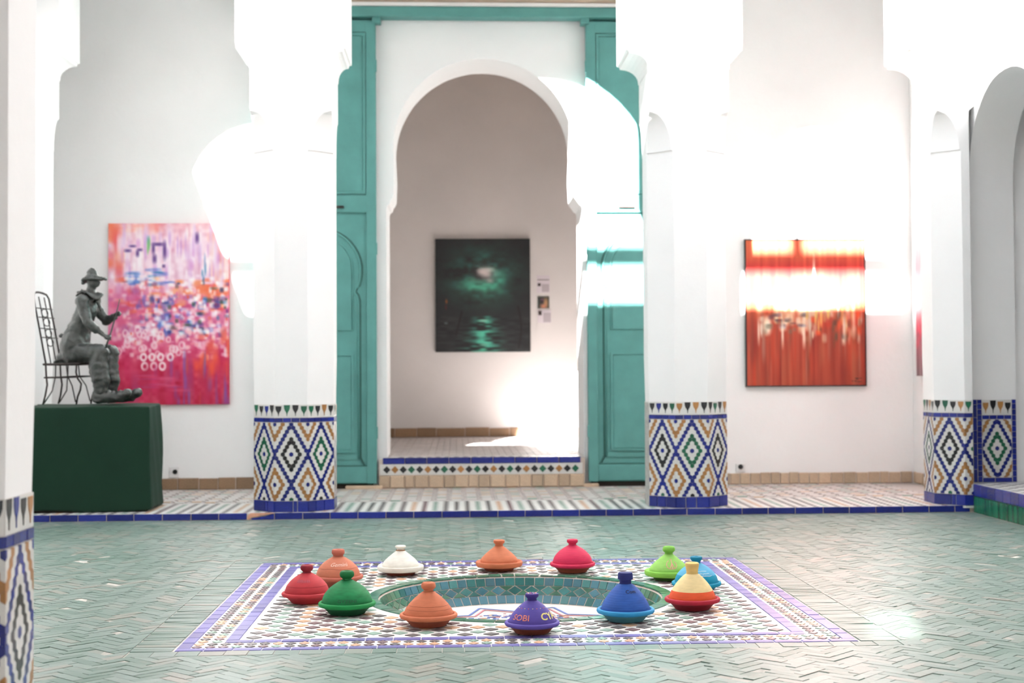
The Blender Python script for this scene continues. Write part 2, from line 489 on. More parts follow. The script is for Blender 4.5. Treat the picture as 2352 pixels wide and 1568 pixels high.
# small diamonds of the outer border: two staggered rows
sm = []
def brow(p0, p1, off):
    d = Vector(p1) - Vector(p0); Ln = d.length; d.normalize(); nn = Vector((-d.y, d.x))
    cnt = int(Ln / .062)
    for k in range(cnt):
        for q in (-1, 1):
            p = Vector(p0) + d * ((k + .5) * Ln / cnt) + nn * (off + q * .034)
            sm.append((p.x, p.y, random.choice(['f_black', 'f_black', 'f_green', 'f_plum', 'f_tan']), .044))
g2 = VW + GAP / 2
brow((PX0 + VW, PY0 + g2), (PX1 - VW, PY0 + g2), 0)
brow((PX0 + VW, PY1 - g2), (PX1 - VW, PY1 - g2), 0)
brow((PX0 + g2, PY0 + VW + GAP), (PX0 + g2, PY1 - VW - GAP), 0)
brow((PX1 - g2, PY0 + VW + GAP), (PX1 - g2, PY1 - VW - GAP), 0)
dst = MB(); dmats = ['f_black', 'f_plum', 'f_green', 'f_tan']
def dia_mat(x, y, s_):
    return Matrix.Translation((x, y, random.gauss(0.0006, .0004))) @ Matrix.Rotation(random.gauss(0, .01), 4, 'X') @ Matrix.Rotation(random.gauss(0, .01), 4, 'Y') @ Matrix.Diagonal((s_ * .82, s_ * 1.16, .008, 1)) @ Matrix.Rotation(PI / 4, 4, 'Z')
tv = [v.co.copy() for v in dia['f_black'].vertices]; tf = [tuple(p.vertices) for p in dia['f_black'].polygons]
for k, (x, y, nm, s_) in enumerate(dl + sm):
    ml = dia_mat(x, y, s_)
    if k < 300: obj('diamond_tile', dia[nm], panel, mat=ml)
    else: dst.add([ml @ p for p in tv], tf, dmats.index(nm))
obj('diamond_tiles', dst.mesh('diamond_tiles', [M[q] for q in dmats]), panel, kind='stuff')

# ---- basin ---------------------------------------------------------------
basin = empty('fountain_basin', (BCX, BCY, 0), label='shallow round sunken basin lined with green and teal tiles', category='basin')
bowl = MB()
BB, BZ = 0.72, -0.165
bowl.lathe([(BR, -.004), (BRI + .01, -.006), (BRI - .004, -.018), (BB + .055, -.11), (BB, BZ - .004)], 72, 0)
obj('bowl', bowl.mesh('bowl', M['grout']), basin)
bf = MB().lathe([(0.0005, BZ), (BB + .004, BZ)], 72, 0)
bfl = obj('basin_floor', bf.mesh('basin_floor', M['f_white']), basin, label='white basin floor painted with a star')
# painted star lines
def strip(mb, p, q, w, z, mi=0):
    p, q = Vector(p), Vector(q); d = (q - p).normalized(); nn = Vector((-d.y, d.x)) * w / 2
    mb.prism([(*(p - nn), z - .002), (*(q - nn), z - .002), (*(q + nn), z - .002), (*(p + nn), z - .002)], [(*(p - nn), z), (*(q - nn), z), (*(q + nn), z), (*(p + nn), z)], mi)
star = MB()
for (Ro, Ri, w, mi) in ((.60, .42, .016, 0), (.53, .37, .013, 1)):
    pts = [((Ro if k % 2 == 0 else Ri) * math.cos(PI / 8 * k + PI / 8), (Ro if k % 2 == 0 else Ri) * math.sin(PI / 8 * k + PI / 8)) for k in range(16)]
    for k in range(16):
        strip(star, pts[k], pts[(k + 1) % 16], w, BZ + .0035 + mi * .0004, mi)
obj('painted_star', star.mesh('painted_star', [M['paint_blue'], M['paint_red']]), bfl)
spk = MB()
for k in range(420):
    a = random.uniform(0, 2 * PI); rr = .36 * math.sqrt(random.random())
    s_ = random.uniform(.008, .018)
    x, y = rr * math.cos(a), rr * math.sin(a)
    spk.box(x - s_, x + s_, y - s_ * .6, y + s_ * .6, BZ, BZ + .003, random.choice([0, 0, 1, 2]))
obj('mosaic_chips', spk.mesh('mosaic_chips', [M['paint_blue'], M['paint_red'], M['f_tan']]), bfl, kind='stuff')
# sloped wall rows
ut_b = {q: unit_tile('basin_tile_' + q, M[q], ch=0.03) for q in ('b_teal', 'b_green', 'b_blue')}
NT = 80
def wallpt(a, t):
    # t 0 top .. 1 bottom along slope
    z = -.012 + (BZ + .012) * t
    prof = [(BRI - .004, -.012), (BB + .06, -.105), (BB + .006, BZ)]
    if z > prof[1][1]:
        q = (z - prof[0][1]) / (prof[1][1] - prof[0][1]); rr = prof[0][0] + q * (prof[1][0] - prof[0][0])
    else:
        q = (z - prof[1][1]) / (prof[2][1] - prof[1][1]); rr = prof[1][0] + q * (prof[2][0] - prof[1][0])
    return Vector((rr * math.cos(a), rr * math.sin(a), z))
def bcol(a):
    # blue-teal at the back, greener towards the sides (two batches of tile)
    back = math.sin(a)
    p = random.random()
    if back > .55: return 'b_blue' if p < .55 else 'b_teal'
    return 'b_green' if p < .75 else 'b_teal'
def wall_tile(a0_, a1_, t0, t1, name='basin_tile'):
    am = (a0_ + a1_) / 2
    A, B, C, D = wallpt(a0_, t1), wallpt(a1_, t1), wallpt(a1_, t0), wallpt(a0_, t0)
    ux = (B - A + C - D) / 2; uy = (D - A + C - B) / 2
    nn = ux.cross(uy).normalized()
    if nn.dot(Vector((-math.cos(am), -math.sin(am), .3))) < 0: nn = -nn; 
    o = (A + B + C + D) / 4 + nn * .004
    ux = ux * .93; uy = uy * .93
    # keep right-handed
    if ux.cross(uy).dot(nn) < 0: ux = -ux
    q = Quaternion(ux.normalized(), random.gauss(0, .02))
    m_ = frame_mat(o, ux, q @ uy, nn * .01)
    obj(name, ut_b[bcol(am)], basin, mat=m_)
for k in range(NT):
    a0_, a1_ = 2 * PI * k / NT, 2 * PI * (k + 1) / NT
    if -.15 < (a0_ + .02) % (2 * PI) < PI + .25 or a0_ > 2 * PI - .25:
        wall_tile(a0_, a1_, .0, .33)
        wall_tile(a0_, a1_, .68, 1.0)
# diamond + triangle middle row
tri = MB()
ND = 46
for k in range(ND):
    a0_, a1_ = 2 * PI * k / ND, 2 * PI * (k + 1) / ND
    am = (a0_ + a1_) / 2
    if -.15 < (a0_ + .02) % (2 * PI) < PI + .25 or a0_ > 2 * PI - .25:
        e = .012
        P = [wallpt(am, .335), wallpt(a0_ + e, .505), wallpt(am, .675), wallpt(a1_ - e, .505)]
        c = sum(P, Vector()) / 4
        nrm = Vector((-math.cos(am), -math.sin(am), .4)).normalized()
        md = MB().prism([p + nrm * -.002 for p in P], [c + (p - c) * .96 + nrm * .004 for p in P])
        obj('basin_diamond', md.mesh('basin_diamond', M[bcol(am)]), basin)
        for (ta, tb) in ((.335, .505), (.675, .505)):
            Q = [wallpt(am + e, ta), wallpt(am + 2 * PI / ND - e, ta), wallpt(am + PI / ND, tb + (.02 if ta < tb else -.02))]
            cc = sum(Q, Vector()) / 3
            tri.prism([p + nrm * -.002 for p in Q], [cc + (p - cc) * .94 + nrm * .004 for p in Q], random.choice([0, 0, 1]) if math.sin(am) > .55 else 1)
obj('basin_triangle_tiles', tri.mesh('basin_triangle_tiles', [M['b_teal'], M['b_green']]), basin, kind='stuff')
# rim ring
NR = 64
for k in range(NR):
    a0_, a1_ = 2 * PI * k / NR + random.uniform(-.008, .008), 2 * PI * (k + 1) / NR
    P = [Vector((rr * math.cos(a), rr * math.sin(a), 0)) for rr, a in ((BRI + .004, a0_ + .004), (BR - .003, a0_ + .004), (BR - .003, a1_ - .004), (BRI + .004, a1_ - .004))]
    md = MB().prism([p + Vector((0, 0, -.006)) for p in P], [p + Vector((0, 0, .002 + random.gauss(0, .0007))) for p in P])
    obj('rim_tile', md.mesh('rim_tile', M['b_green']), basin)

# ---- kerb (blue tiles) and far gallery floor --------------------------------
gal = MB().box(-4.95, 5.1, KY + .012, YB + .05, -.12, PZ - .006)
gfloor = obj('floor', gal.mesh('gallery_floor', M['pink_floor']), kind=S, label='raised gallery floor of pinkish tiles behind the blue kerb')
kerb = obj('trim_1', MB().box(-4.7, 4.74, KY + .006, KY + .05, -.1, PZ - .008).mesh('kerb_bed', M['grout']), kind=S, label='low step edge of cobalt blue tiles')
ut_blue = unit_tile('kerb_tile', M['g_blue'], ch=0.012, chy=0.05)
x = -4.62
kerb_i = 0
while x < 4.70:
    w = 0.249 + random.gauss(0, .004)
    if x + w > 4.72: w = 4.72 - x
    if -1.86 < x + w / 2 < -1.60:
        # broken tile with bare clay
        mb = MB().extr([(x + .005, 0.004), (x + .02, 0.004), (x + .03, .02), (x + .09, .03), (x + .16, .045), (x + w - .02, PZ - .004), (x + w, PZ), (x + .03, PZ), (x + .005, .03)], 'y', KY - .006, KY + .02)
        obj('broken_kerb_clay', mb.mesh('broken_kerb_clay', M['break']), kerb, label='bare pink clay where the kerb tile broke away')
        mb = MB().extr([(x + .04, 0.002), (x + w - .003, 0.002), (x + w - .003, PZ - .008), (x + w - .03, PZ - .012), (x + .17, .035), (x + .1, .022), (x + .04, .014)], 'y', KY - .004, KY + .015)
        obj('kerb_tile', mb.mesh('kerb_tile_broken', M['g_blue']), kerb)
    else:
        obj('kerb_tile', ut_blue, kerb, mat=frame_mat((x + w / 2, KY + random.gauss(0, .0012), PZ / 2), (1, 0, random.gauss(0, .004)), (0, 0, 1), (0, -1, 0), w - .005, PZ - .002, .014))
    x += w
# gallery floor: front band of white mosaic with coloured diamonds
gb = MB()
gb.box(-4.6, 4.72, KY + .012, 13.92, PZ - .006, PZ - .001, 0)
ag = .05
cols = [1, 1, 2, 1, 3, 1, 2, 4]
for i in range(-46, 48):
    for j in range(1, 20):
        if (i + j) % 2: continue
        x, y = i * .1, 12.92 + j * ag
        if not -4.55 < x < 4.68: continue
        h = .034
        ci = cols[(i * 3 + 200) % len(cols)]
        gb.prism([(x - h, y, PZ - .004), (x, y - .046, PZ - .004), (x + h, y, PZ - .004), (x, y + .046, PZ - .004)],
                 [(x - h, y, PZ), (x, y - .046, PZ), (x + h, y, PZ), (x, y + .046, PZ)], ci)
obj('gallery_mosaic_band', gb.mesh('gallery_mosaic_band', [M['f_white'], M['f_black'], M['f_green'], M['f_tan'], M['f_plum']]), gfloor, kind='stuff')
gd = MB()
for i in range(-30, 32):
    x = i * .15
    for j in range(9):
        y = 14.05 + j * .18 + (.09 if i % 2 else 0)
        w = .045
        gd.box(x - w, x + w, y - .03, y + .03, PZ - .006, PZ + .0005, random.choice([0, 0, 1, 2]))
obj('gallery_floor_insets', gd.mesh('gallery_floor_insets', [M['f_white'], M['f_green'], M['stone']]), gfloor, kind='stuff')
gt = MB()
for i in range(-31, 32):
    for j in range(9):
        y = 14.05 + j * .18 + (.09 if i % 2 else 0)
        gt.box(i * .15 - .07, i * .15 + .07, y + .035, y + .145, PZ - .006, PZ, random.choice([0, 0, 1]))
M['pink_tile2'] = simple('rose_terracotta', (0.55, 0.49, 0.465, 1), 0.4, var=0.12, scale=12)
obj('gallery_terracotta_tiles', gt.mesh('gallery_terracotta_tiles', [M['pink_floor'], M['pink_tile2']]), gfloor, kind='stuff')

# ---- far back wall with arched doorway ----------------------------------------
AXC = 0.316
R_A, ZC_A = 0.996, 3.785
Ar = [(AXC + R_A * math.cos(PI - k / 40 * PI), ZC_A + R_A * math.sin(PI - k / 40 * PI)) for k in range(41)]
spx = Ar[0][0]
Lf = [(-0.757, .36), (-0.757, 3.12), (-0.748, 3.15), (-0.722, 3.165), (-0.712, 3.205), (spx - .008, 3.235), (spx + .004, 3.27), (spx + .012, 3.5)]
Rt = [(2 * AXC - p, q) for (p, q) in reversed(Lf)]
Rt = [(p + (.018 if q < 3.2 else 0), q) for (p, q) in Rt]
prof = Lf + Ar + Rt
outline = [(-5.0, -.1), (-0.757, -.1)] + prof + [(Rt[-1][0], -.1), (5.15, -.1), (5.15, 6.9), (-5.0, 6.9)]
obj('wall_back', MB().extr(outline, 'y', YB, 16.45).mesh('wall_back', pl, smooth=True, angle=.6), kind=S, label='white plastered gallery wall with tall arched doorway')
boxobj('wall_gallery_right', 5.09, 5.5, 13.1, YB + .3, -.1, 6.9, pl, kind=S, label='white end wall of the gallery on the right')
boxobj('wall_gallery_left', -5.3, -4.9, 13.0, YB + .3, -.1, 6.9, pl, kind=S, label='white end wall of the gallery on the left')
boxobj('ceiling', -5.3, 5.5, 13.0, YB + .9, 6.7, 6.95, pl, kind=S, label='white gallery ceiling')
# inner room
rfloor = obj('floor', MB().box(-2.4, 3.1, 16.45, 20.6, .30, .384).box(-.757, 1.405, 15.53, 16.45, .30, .384).mesh('room_floor', M['pink_floor']), kind=S, label='pinkish tiled floor of the room behind the doorway')
rt = MB()
for i in range(-14, 20):
    for j in range(26):
        x, y = i * .16 + (j % 2) * .08, 15.86 + j * .18
        if -0.75 > x and y < 16.5 or x > 1.35 and y < 16.5: continue
        if -2.3 < x < 3.0 and y < 20.5:
            rt.box(x - .074, x + .074, y - .085, y + .085, .38, .39, random.choice([0, 0, 1]))
obj('room_floor_tiles', rt.mesh('room_floor_tiles', [M['pink_floor'], M['pink_tile2']]), rfloor, kind='stuff')
rw = MB()
for i in range(-7, 14):
    x = i * .1 
    if -.70 < x < 1.33:
        rw.prism([(x - .035, 15.62, .38), (x, 15.56, .38), (x + .035, 15.62, .38), (x, 15.70, .38)], [(x - .035, 15.62, .3905), (x, 15.56, .3905), (x + .035, 15.62, .3905), (x, 15.70, .3905)], 1)
rw.box(-.72, 1.36, 15.53, 15.78, .38, .389, 0)
obj('threshold_mosaic', rw.mesh('threshold_mosaic', [M['f_white'], M['f_black']]), rfloor, kind='stuff')
pin = M['plaster_in']
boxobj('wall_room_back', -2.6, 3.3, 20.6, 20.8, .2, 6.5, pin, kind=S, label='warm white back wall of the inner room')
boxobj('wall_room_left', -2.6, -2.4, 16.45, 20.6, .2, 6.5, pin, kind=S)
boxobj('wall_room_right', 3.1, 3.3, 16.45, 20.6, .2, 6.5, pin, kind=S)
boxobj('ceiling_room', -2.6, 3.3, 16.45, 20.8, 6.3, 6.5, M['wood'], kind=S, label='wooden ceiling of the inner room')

def baseboard(name, x0, x1, y, z0, z1, mat, lab, st=.2, axis='x'):
    b = obj(name, (MB().box(x0, x1, y - .012, y, z0, z1 - .01) if axis == 'x' else MB().box(y - .012, y, x0, x1, z0, z1 - .01)).mesh(name + '_bed', M['grout']), kind=S, label=lab)
    ut = unit_tile('stone_slab', mat, ch=.05, chy=.06)
    x = x0
    while x < x1 - .03:
        w = min(st * random.uniform(.8, 1.2), x1 - x)
        h = (z1 - z0) * random.uniform(.93, 1.03)
        if axis == 'x':
            obj('stone_slab', ut, b, mat=frame_mat((x + w / 2, y - .022 + random.gauss(0, .002), z0 + h / 2), (1, 0, 0), (0, 0, 1), (0, -1, 0), w - .008, h, .02))
        else:
            obj('stone_slab', ut, b, mat=frame_mat((y - .022 + random.gauss(0, .002), x + w / 2, z0 + h / 2), (0, -1, 0), (0, 0, 1), (-1, 0, 0), w - .008, h, .02))
        x += w
baseboard('baseboard_back_left', -4.6, -2.1, YB, PZ, .185, M['stone_dark'], 'brown stone skirting along the left gallery wall')
baseboard('baseboard_back_right', 2.68, 5.07, YB, PZ, .185, M['stone'], 'pale stone skirting along the right gallery wall', .125)
baseboard('baseboard_side_right', 13.75, YB - .03, 5.09, PZ, .185, M['stone'], 'stone skirting on the gallery end wall', .12, 'y')
baseboard('baseboard_room', -2.3, 3.0, 20.6, .39, .52, M['stone_dark'], 'brown stone skirting in the inner room', .35)

# doorstep
step = obj('trim_2', MB().box(-.84, 1.40, 15.515, 15.75, -.05, .372).mesh('step_bed', M['grout']), kind=S, label='tiled doorstep with blue edge, diamond frieze and pale stones')
ut_step = unit_tile('step_tile', M['g_blue'], ch=.012, chy=.05)
for k in range(9):
    w = 2.155 / 9
    obj('step_tile', ut_step, step, mat=frame_mat((-.80 + (k + .5) * w, 15.50, .357), (1, 0, 0), (0, 0, 1), (0, -1, 0), w - .006, .066, .016))
for k in range(9):
    w = 2.155 / 9
    obj('step_tile', ut_step, step, mat=frame_mat((-.80 + (k + .5) * w, 15.525, .391), (1, 0, 0), (0, 1, 0), (0, 0, 1), w - .006, .05, .01))
wh = MB().box(-.83, 1.375, 15.506, 15.52, .205, .322)
obj('white_frieze', wh.mesh('white_frieze', M['g_white']), step)
fd = {q: unit_tile('frieze_' + q, M[q], ch=.04) for q in ('g_black', 'g_green', 'g_brown')}
fs_ = ['g_black', 'g_brown', 'g_black', 'g_green']
for k in range(24):
    xx = -.80 + (k + .5) * 2.14 / 24
    obj('frieze_diamond', fd[fs_[k % 4]], step, mat=frame_mat((xx, 15.500, .263), (cs, 0, cs), (-cs, 0, cs), (0, -1, 0), .058, .058, .012))
ut_stone = unit_tile('step_stone', M['stone'], ch=.06, chy=.08)
x = -.84
while x < 1.39:
    w = min(random.uniform(.10, .17), 1.40 - x)
    obj('step_stone', ut_stone, step, mat=frame_mat((x + w / 2, 15.498 + random.gauss(0, .003), .132), (1, 0, 0), (0, 0, 1), (0, -1, 0), w - .006, .136, .03))
    x += w

# ---- teal door leaves, lintel -------------------------------------------------
T = M['teal']
def door(name, x0, x1, hinge_right, lab):
    """leaf folded open flat against the wall; front at y=15.5"""
    d = empty(name, (0, 0, 0), kind=S, label=lab)
    yb, yf = 15.60, 15.53
    w = x1 - x0; cx = (x0 + x1) / 2
    z0, z1 = .115, 5.165
    boxobj('board', x0, x1, yf + .004, yb, z0, z1, T, d)
    sw = .105
    for (a, b) in ((x0, x0 + sw), (x1 - sw, x1)):
        boxobj('stile', a, b, yf - .03, yf + .01, z0, z1, T, d, bevel=.006)
    zr = [(z1 - .13, z1), (3.06, 3.25)]
    for (a, b) in zr:
        boxobj('rail', x0 + sw - .004, x1 - sw + .004, yf - .029, yf + .01, a, b, T, d, bevel=.006)
    def raised(a, b, c, e, nm='panel'):
        # fielded panel with moulding frame
        boxobj(nm, a, b, yf - .012, yf + .006, c, e, T, d, bevel=.008)
        fr = MB()
        t = .028
        for (p, q, r_, s_) in ((a - t, a, c - t, e + t), (b, b + t, c - t, e + t), (a, b, c - t, c), (a, b, e, e + t)):
            fr.box(p, q, yf - .026, yf + .004, r_, s_)
        o = obj(nm + '_moulding', fr.mesh('moulding', T), d)
    raised(x0 + sw + .035, x1 - sw - .035, 3.29, 5.0, 'upper_panel')
    # wicket outline: horseshoe arch moulding
    h = .43
    R_ = .455; zc = 2.43
    pts = [(-h, .40), (-h, 2.10), (-h + .015, 2.16), (-h + .045, 2.2), (-h + .03, 2.25)]
    a_s = PI + .38
    for k in range(25):
        a = a_s - k / 24 * (PI + .76)
        pts.append((R_ * math.cos(a), zc + R_ * math.sin(a)))
    pts += [(h - .03, 2.25), (h - .045, 2.2), (h - .015, 2.16), (h, 2.10), (h, .40)]
    pts = [(-h - .05, .30), (-h - .02, .36)] + pts + [(h + .02, .36), (h + .05, .30)]
    P3 = [(cx + p, yf - .004, q) for p, q in pts]
    obj('arch_groove', MB().tube([(a, b + .004, c) for a, b, c in P3], .011, 6).mesh('arch_groove', M['teal_shade']), d)
    obj('arch_moulding', MB().tube([(cx + p * .955, yf - .012, q - .012) for p, q in pts[2:-2]], .014, 8).mesh('arch_moulding', T, smooth=True), d)
    # wicket leaf inside the arch
    wp = [(p * .95, q - .02) for p, q in pts[2:-2]]
    obj('wicket_leaf', MB().extr([(cx + p, q) for p, q in wp], 'y', yf - .01, yf + .008).mesh('wicket_leaf', T), d)
    yq = yf - .008
    def raised2(a, b, c, e, nm):
        boxobj(nm, a, b, yq - .014, yq + .004, c, e, T, d, bevel=.009)
        fr = MB(); t = .024
        for (p, q, r_, s_) in ((a - t, a, c - t, e + t), (b, b + t, c - t, e + t), (a, b, c - t, c), (a, b, e, e + t)):
            fr.box(p, q, yq - .022, yq + .004, r_, s_)
        obj(nm + '_moulding', fr.mesh('moulding', T), d)
    raised2(cx - .335, cx + .335, .475, 1.50, 'lower_panel')
    # arched upper panel
    ap = [(-.335, 1.78), (-.335, 2.45)] + [(.335 * math.cos(PI - k / 14 * PI), 2.45 + .335 * math.sin(PI - k / 14 * PI)) for k in range(1, 14)] + [(.335, 2.45), (.335, 1.78)]
    obj('arched_panel', MB().extr([(cx + p, q) for p, q in ap], 'y', yq - .016, yq + .004).mesh('arched_panel', T), d)
    obj('arched_panel_moulding', MB().tube([(cx + p * 1.05, yq - .006, q) for p, q in ap], .012, 6, closed=True).mesh('arched_panel_moulding', T, smooth=True), d)
    boxobj('kick_board', x0 + sw, x1 - sw, yf - .034, yf + .008, .125, .30, T, d, bevel=.012)
    boxobj('painted_gap_shade', x0 + sw, x1 - sw, yf - .012, yf + .006, .302, .312, M['teal_shade'], d)  # dark strip drawn for the shade above the kick board
    lx = cx + (.17 if hinge_right else -.17)
    boxobj('latch', lx - .09, lx + .09, yf - .055, yf - .02, 3.105, 3.13, M['iron'], d, bevel=.006)
    for zz in (.6, 2.6, 4.6):
        hx = x1 if hinge_right else x0
        boxobj('hinge', hx - .012, hx + .012, yf - .04, yf + .0, zz, zz + .13, T, d, bevel=.004)
    return d
door('door_1', -2.075, -.862, True, 'tall teal wooden door leaf left of the archway')
door('door_2', 1.443, 2.655, False, 'tall teal wooden door leaf right of the archway, half in sunlight')
for (a, b) in ((-2.075, -.9), (1.48, 2.655)):
    boxobj('trim_3', a, b, 15.54, 15.64, PZ, .11, M['dark_fill'], kind=S, label='dark strip painting the shade under the door')  # solid dark box standing in for the shade beneath the leaf
for (a, b, l) in ((-1.2, -.80, 'left'), (1.38, 1.55, 'right')):
    boxobj('trim_4', a, b, 15.47, 15.64, PZ - .01, .095, M['stone'], bevel=.012, kind=S, label='worn pale pivot stone at the %s door foot' % l)
boxobj('trim_5', -2.25, 2.8, 15.42, 15.62, 5.19, 5.30, T, bevel=.012, kind=S, label='teal wooden lintel beam above the doors')
boxobj('trim_6', -2.25, 2.8, 15.40, 15.62, 5.302, 5.34, pl, kind=S, label='white plaster fillet above the teal lintel')
boxobj('trim_7', -2.3, 2.85, 15.25, 15.62, 5.345, 5.75, M['wood'], bevel=.01, kind=S, label='pale wooden beam above the doorway')
for px_ in (-.85, 1.43):
    boxobj('trim_8', px_ - .045, px_ + .045, 15.45, 15.6, 5.13, 5.19, T, bevel=.01, kind=S, label='teal pivot socket under the lintel')

# ---- arcade wall above columns --------------------------------------------------
NY = 4.775
CY = 13.32; CH = .368            # column centre and apothem
colX = [-4.07, -1.49, 2.155, 4.58]
capH = [(-4.58, -3.55), (-1.99, -.99), (1.575, 2.655), (4.17, 5.09)]
ZS = 5.0
def arcade(name, y0, y1, caps, top, lab, x_end=(-5.0, 5.5), zs=ZS):
    pts = [(x_end[0], zs)]
    for k in range(len(caps)):
        a, b = caps[k]
        pts.append((b, zs))
        if k < len(caps) - 1:
            c = caps[k + 1][0]; R_ = (c - b) / 2; cx = (b + c) / 2
            for q in range(1, 28):
                t = PI - q / 28 * PI
                pts.append((cx + R_ * math.cos(t), zs + R_ * 1.02 * math.sin(t)))
            pts.append((c, zs))
    pts.append((x_end[1], zs))
    pts += [(x_end[1], top), (x_end[0], top)]
    return obj(name, MB().extr(pts, 'y', y0, y1).mesh(name, pl), kind=S, label=lab)
arcade('wall_far_arcade', CY - CH, CY + CH, capH, 6.75, 'white arcade wall above the far columns', (-5.3, 5.5))
# ---- side and near walls of the court ----------------------------------------------
M['cedar'] = simple('added_cedar', rgb(112, 78, 56), 0.7, var=0.25, scale=6, bump=0.6, bscale=18)  # dark wood out of view, added to cut light bouncing round the court
boxobj('trim_11', -5.3, 5.5, CY - CH, CY + CH, 6.75, 9.0, M['cedar'], kind=S, label='unseen cedar frieze added above the far arcade to cut bounce light')
boxobj('trim_12', -6.0, 6.6, NY - CH, NY + CH, 6.75, 8.80, M['cedar'], kind=S, label='unseen cedar frieze added above the near arcade to cut bounce light')
boxobj('wall_left', -4.75, -4.4, 5.1, 12.98, -.1, 5.6, pl, kind=S, label='white left wall of the courtyard')
boxobj('trim_13', -4.75, -4.4, 5.1, 12.98, 5.6, 7.74, M['cedar'], kind=S, label='unseen cedar frieze added above the left courtyard wall to cut bounce light')
boxobj('trim_14', 4.80, 5.22, 4.95, 13.12, 6.2, 9.0, M['cedar'], kind=S, label='unseen cedar frieze added above the right courtyard wall to cut bounce light')
# right wall with an arched doorway (X plane 4.88)
RX = 4.80
yj, yj2 = 13.05, 11.25
yc = (yj + yj2) / 2; hw = (yj - yj2) / 2
arc = []
zsr, ap = 3.05, 3.93
for k in range(0, 13):
    t = k / 12.0
    # slightly pointed arch
    a = t * PI / 2
    arc.append((yj2 + hw - hw * math.cos(a) ** .9, zsr + (ap - zsr) * math.sin(a)))
arcL = arc
arcR = [(2 * yc - p, q) for p, q in reversed(arc[:-1])]
rp = [(4.95, -.1), (yj2, -.1), (yj2, .2)] + arcL + arcR + [(yj, .2), (yj, -.1), (13.12, -.1), (13.12, 6.2), (4.95, 6.2)]
obj('wall_right', MB().extr(rp, 'x', RX, RX + .42).mesh('wall_right', pl, smooth=True, angle=.5), kind=S, label='white right wall of the courtyard with an arched doorway')
boxobj('wall_right_room_back', 7.6, 7.8, 9.5, 14.5, -.1, 5.2, pin, kind=S)
boxobj('wall_right_room_far', 5.5, 7.6, 14.3, 14.5, -.1, 5.2, pin, kind=S)
boxobj('wall_right_room_near', 5.3, 7.6, 9.5, 9.7, -.1, 5.2, pin, kind=S)
boxobj('ceiling_right_room', 5.3, 7.8, 9.5, 14.5, 5.0, 5.2, M['wood_dark'], kind=S)
# threshold platform of the right doorway
TX = 4.745
thr = obj('trim_9', MB().box(TX + .012, 7.6, 4.95, 13.03, -.1, .252).mesh('threshold_bed', M['grout']), kind=S, label='raised right threshold with green riser tiles and blue edge')
ut_em = unit_tile('riser_tile', M['g_emerald'], ch=.06, chy=.02)
ut_bl2 = unit_tile('edge_tile', M['g_blue'], ch=.02, chy=.05)
y = 12.90
while y > 9.2:
    w = random.uniform(.045, .062)
    obj('riser_tile', ut_em, thr, mat=frame_mat((TX + random.gauss(0, .0015), y - w / 2, .072), (0, -1, 0), (0, 0, 1), (-1, 0, 0), w - .004, .148, .014))
    y -= w
y = 12.90
while y > 9.2:
    w = random.uniform(.15, .2)
    obj('edge_tile', ut_bl2, thr, mat=frame_mat((TX - .004, y - w / 2, .203), (0, -1, 0), (0, 0, 1), (-1, 0, 0), w - .006, .108, .018))
    y -= w
tm = MB()
tm.box(TX + .02, 7.55, 9.2, 13.03, .245, .258, 0)
for i in range(26):
    for j in range(1, 40):
        xx, yy = TX + .08 + i * .1, 9.3 + j * .1
        if (i + j) % 2 == 0 and yy < 13.0: tm.prism([(xx - .05, yy, .25), (xx, yy - .05, .25), (xx + .05, yy, .25), (xx, yy + .05, .25)], [(xx - .05, yy, .2588), (xx, yy - .05, .2588), (xx + .05, yy, .2588), (xx, yy + .05, .2588)], 1)
obj('threshold_mosaic', tm.mesh('threshold_mosaic', [M['f_white'], M['f_black']]), thr, kind='stuff')
# pier corner between column and doorway jamb
boxobj('wall_right_return', 4.735, 4.778, 12.98, 13.06, .26, 5.0, pl, kind=S)
boxobj('wall_right_pier', 4.62, 5.09, 13.06, 13.6, -.05, 5.0, pl, kind=S)

# near side of the court (behind and above the viewer)
NY = 4.775
nearX = [-1.802, 2.42]
ncap = [(-4.6, -3.9), (-2.32, -1.28), (1.9, 2.94), (4.88, 5.3)]
arcade('wall_near_arcade', NY - CH, NY + CH, ncap, 6.75, 'white arcade wall over the near gallery', (-6.0, 6.6))
# back wall of the near gallery with a high window added for the floor sun patch
wx0, wx1, wz0, wz1 = -.06, .26, 5.42, 6.12
nb = MB()
nb.box(-6, wx0, -1.8, -1.5, -.1, 6.9); nb.box(wx1, 6.6, -1.8, -1.5, -.1, 6.9)
nb.box(wx0, wx1, -1.8, -1.5, -.1, wz0); nb.box(wx0, wx1, -1.8, -1.5, wz1, 6.9)
obj('wall_front', nb.mesh('wall_front', pl), kind=S, label='white rear wall of the near gallery')
def sun_dimming_pane():
    m, nt, bs = new_mat('sun_dimming_glass')
    tr = nt.nodes.new('ShaderNodeBsdfTransparent'); tr.inputs['Color'].default_value = (0.40, 0.41, 0.40, 1)  # tint chosen to weaken the sun that reaches the floor
    nt.links.new(tr.outputs[0], nt.nodes['Material Output'].inputs['Surface'])
    return m
boxobj('added_window_1', wx0, wx1, -1.66, -1.65, wz0, wz1, sun_dimming_pane(), kind=S, label='unseen window added high in the rear wall to cast the floor sun patch')
boxobj('ceiling_near_gallery', -6, 6.6, -1.8, 4.45, 6.6, 6.9, M['wood'], kind=S)
boxobj('wall_near_left', -6.2, -5.9, -1.8, 5.1, -.1, 8.8, pl, kind=S)
boxobj('wall_near_right', 6.5, 6.8, -1.8, 5.1, -.1, 8.8, pl, kind=S)
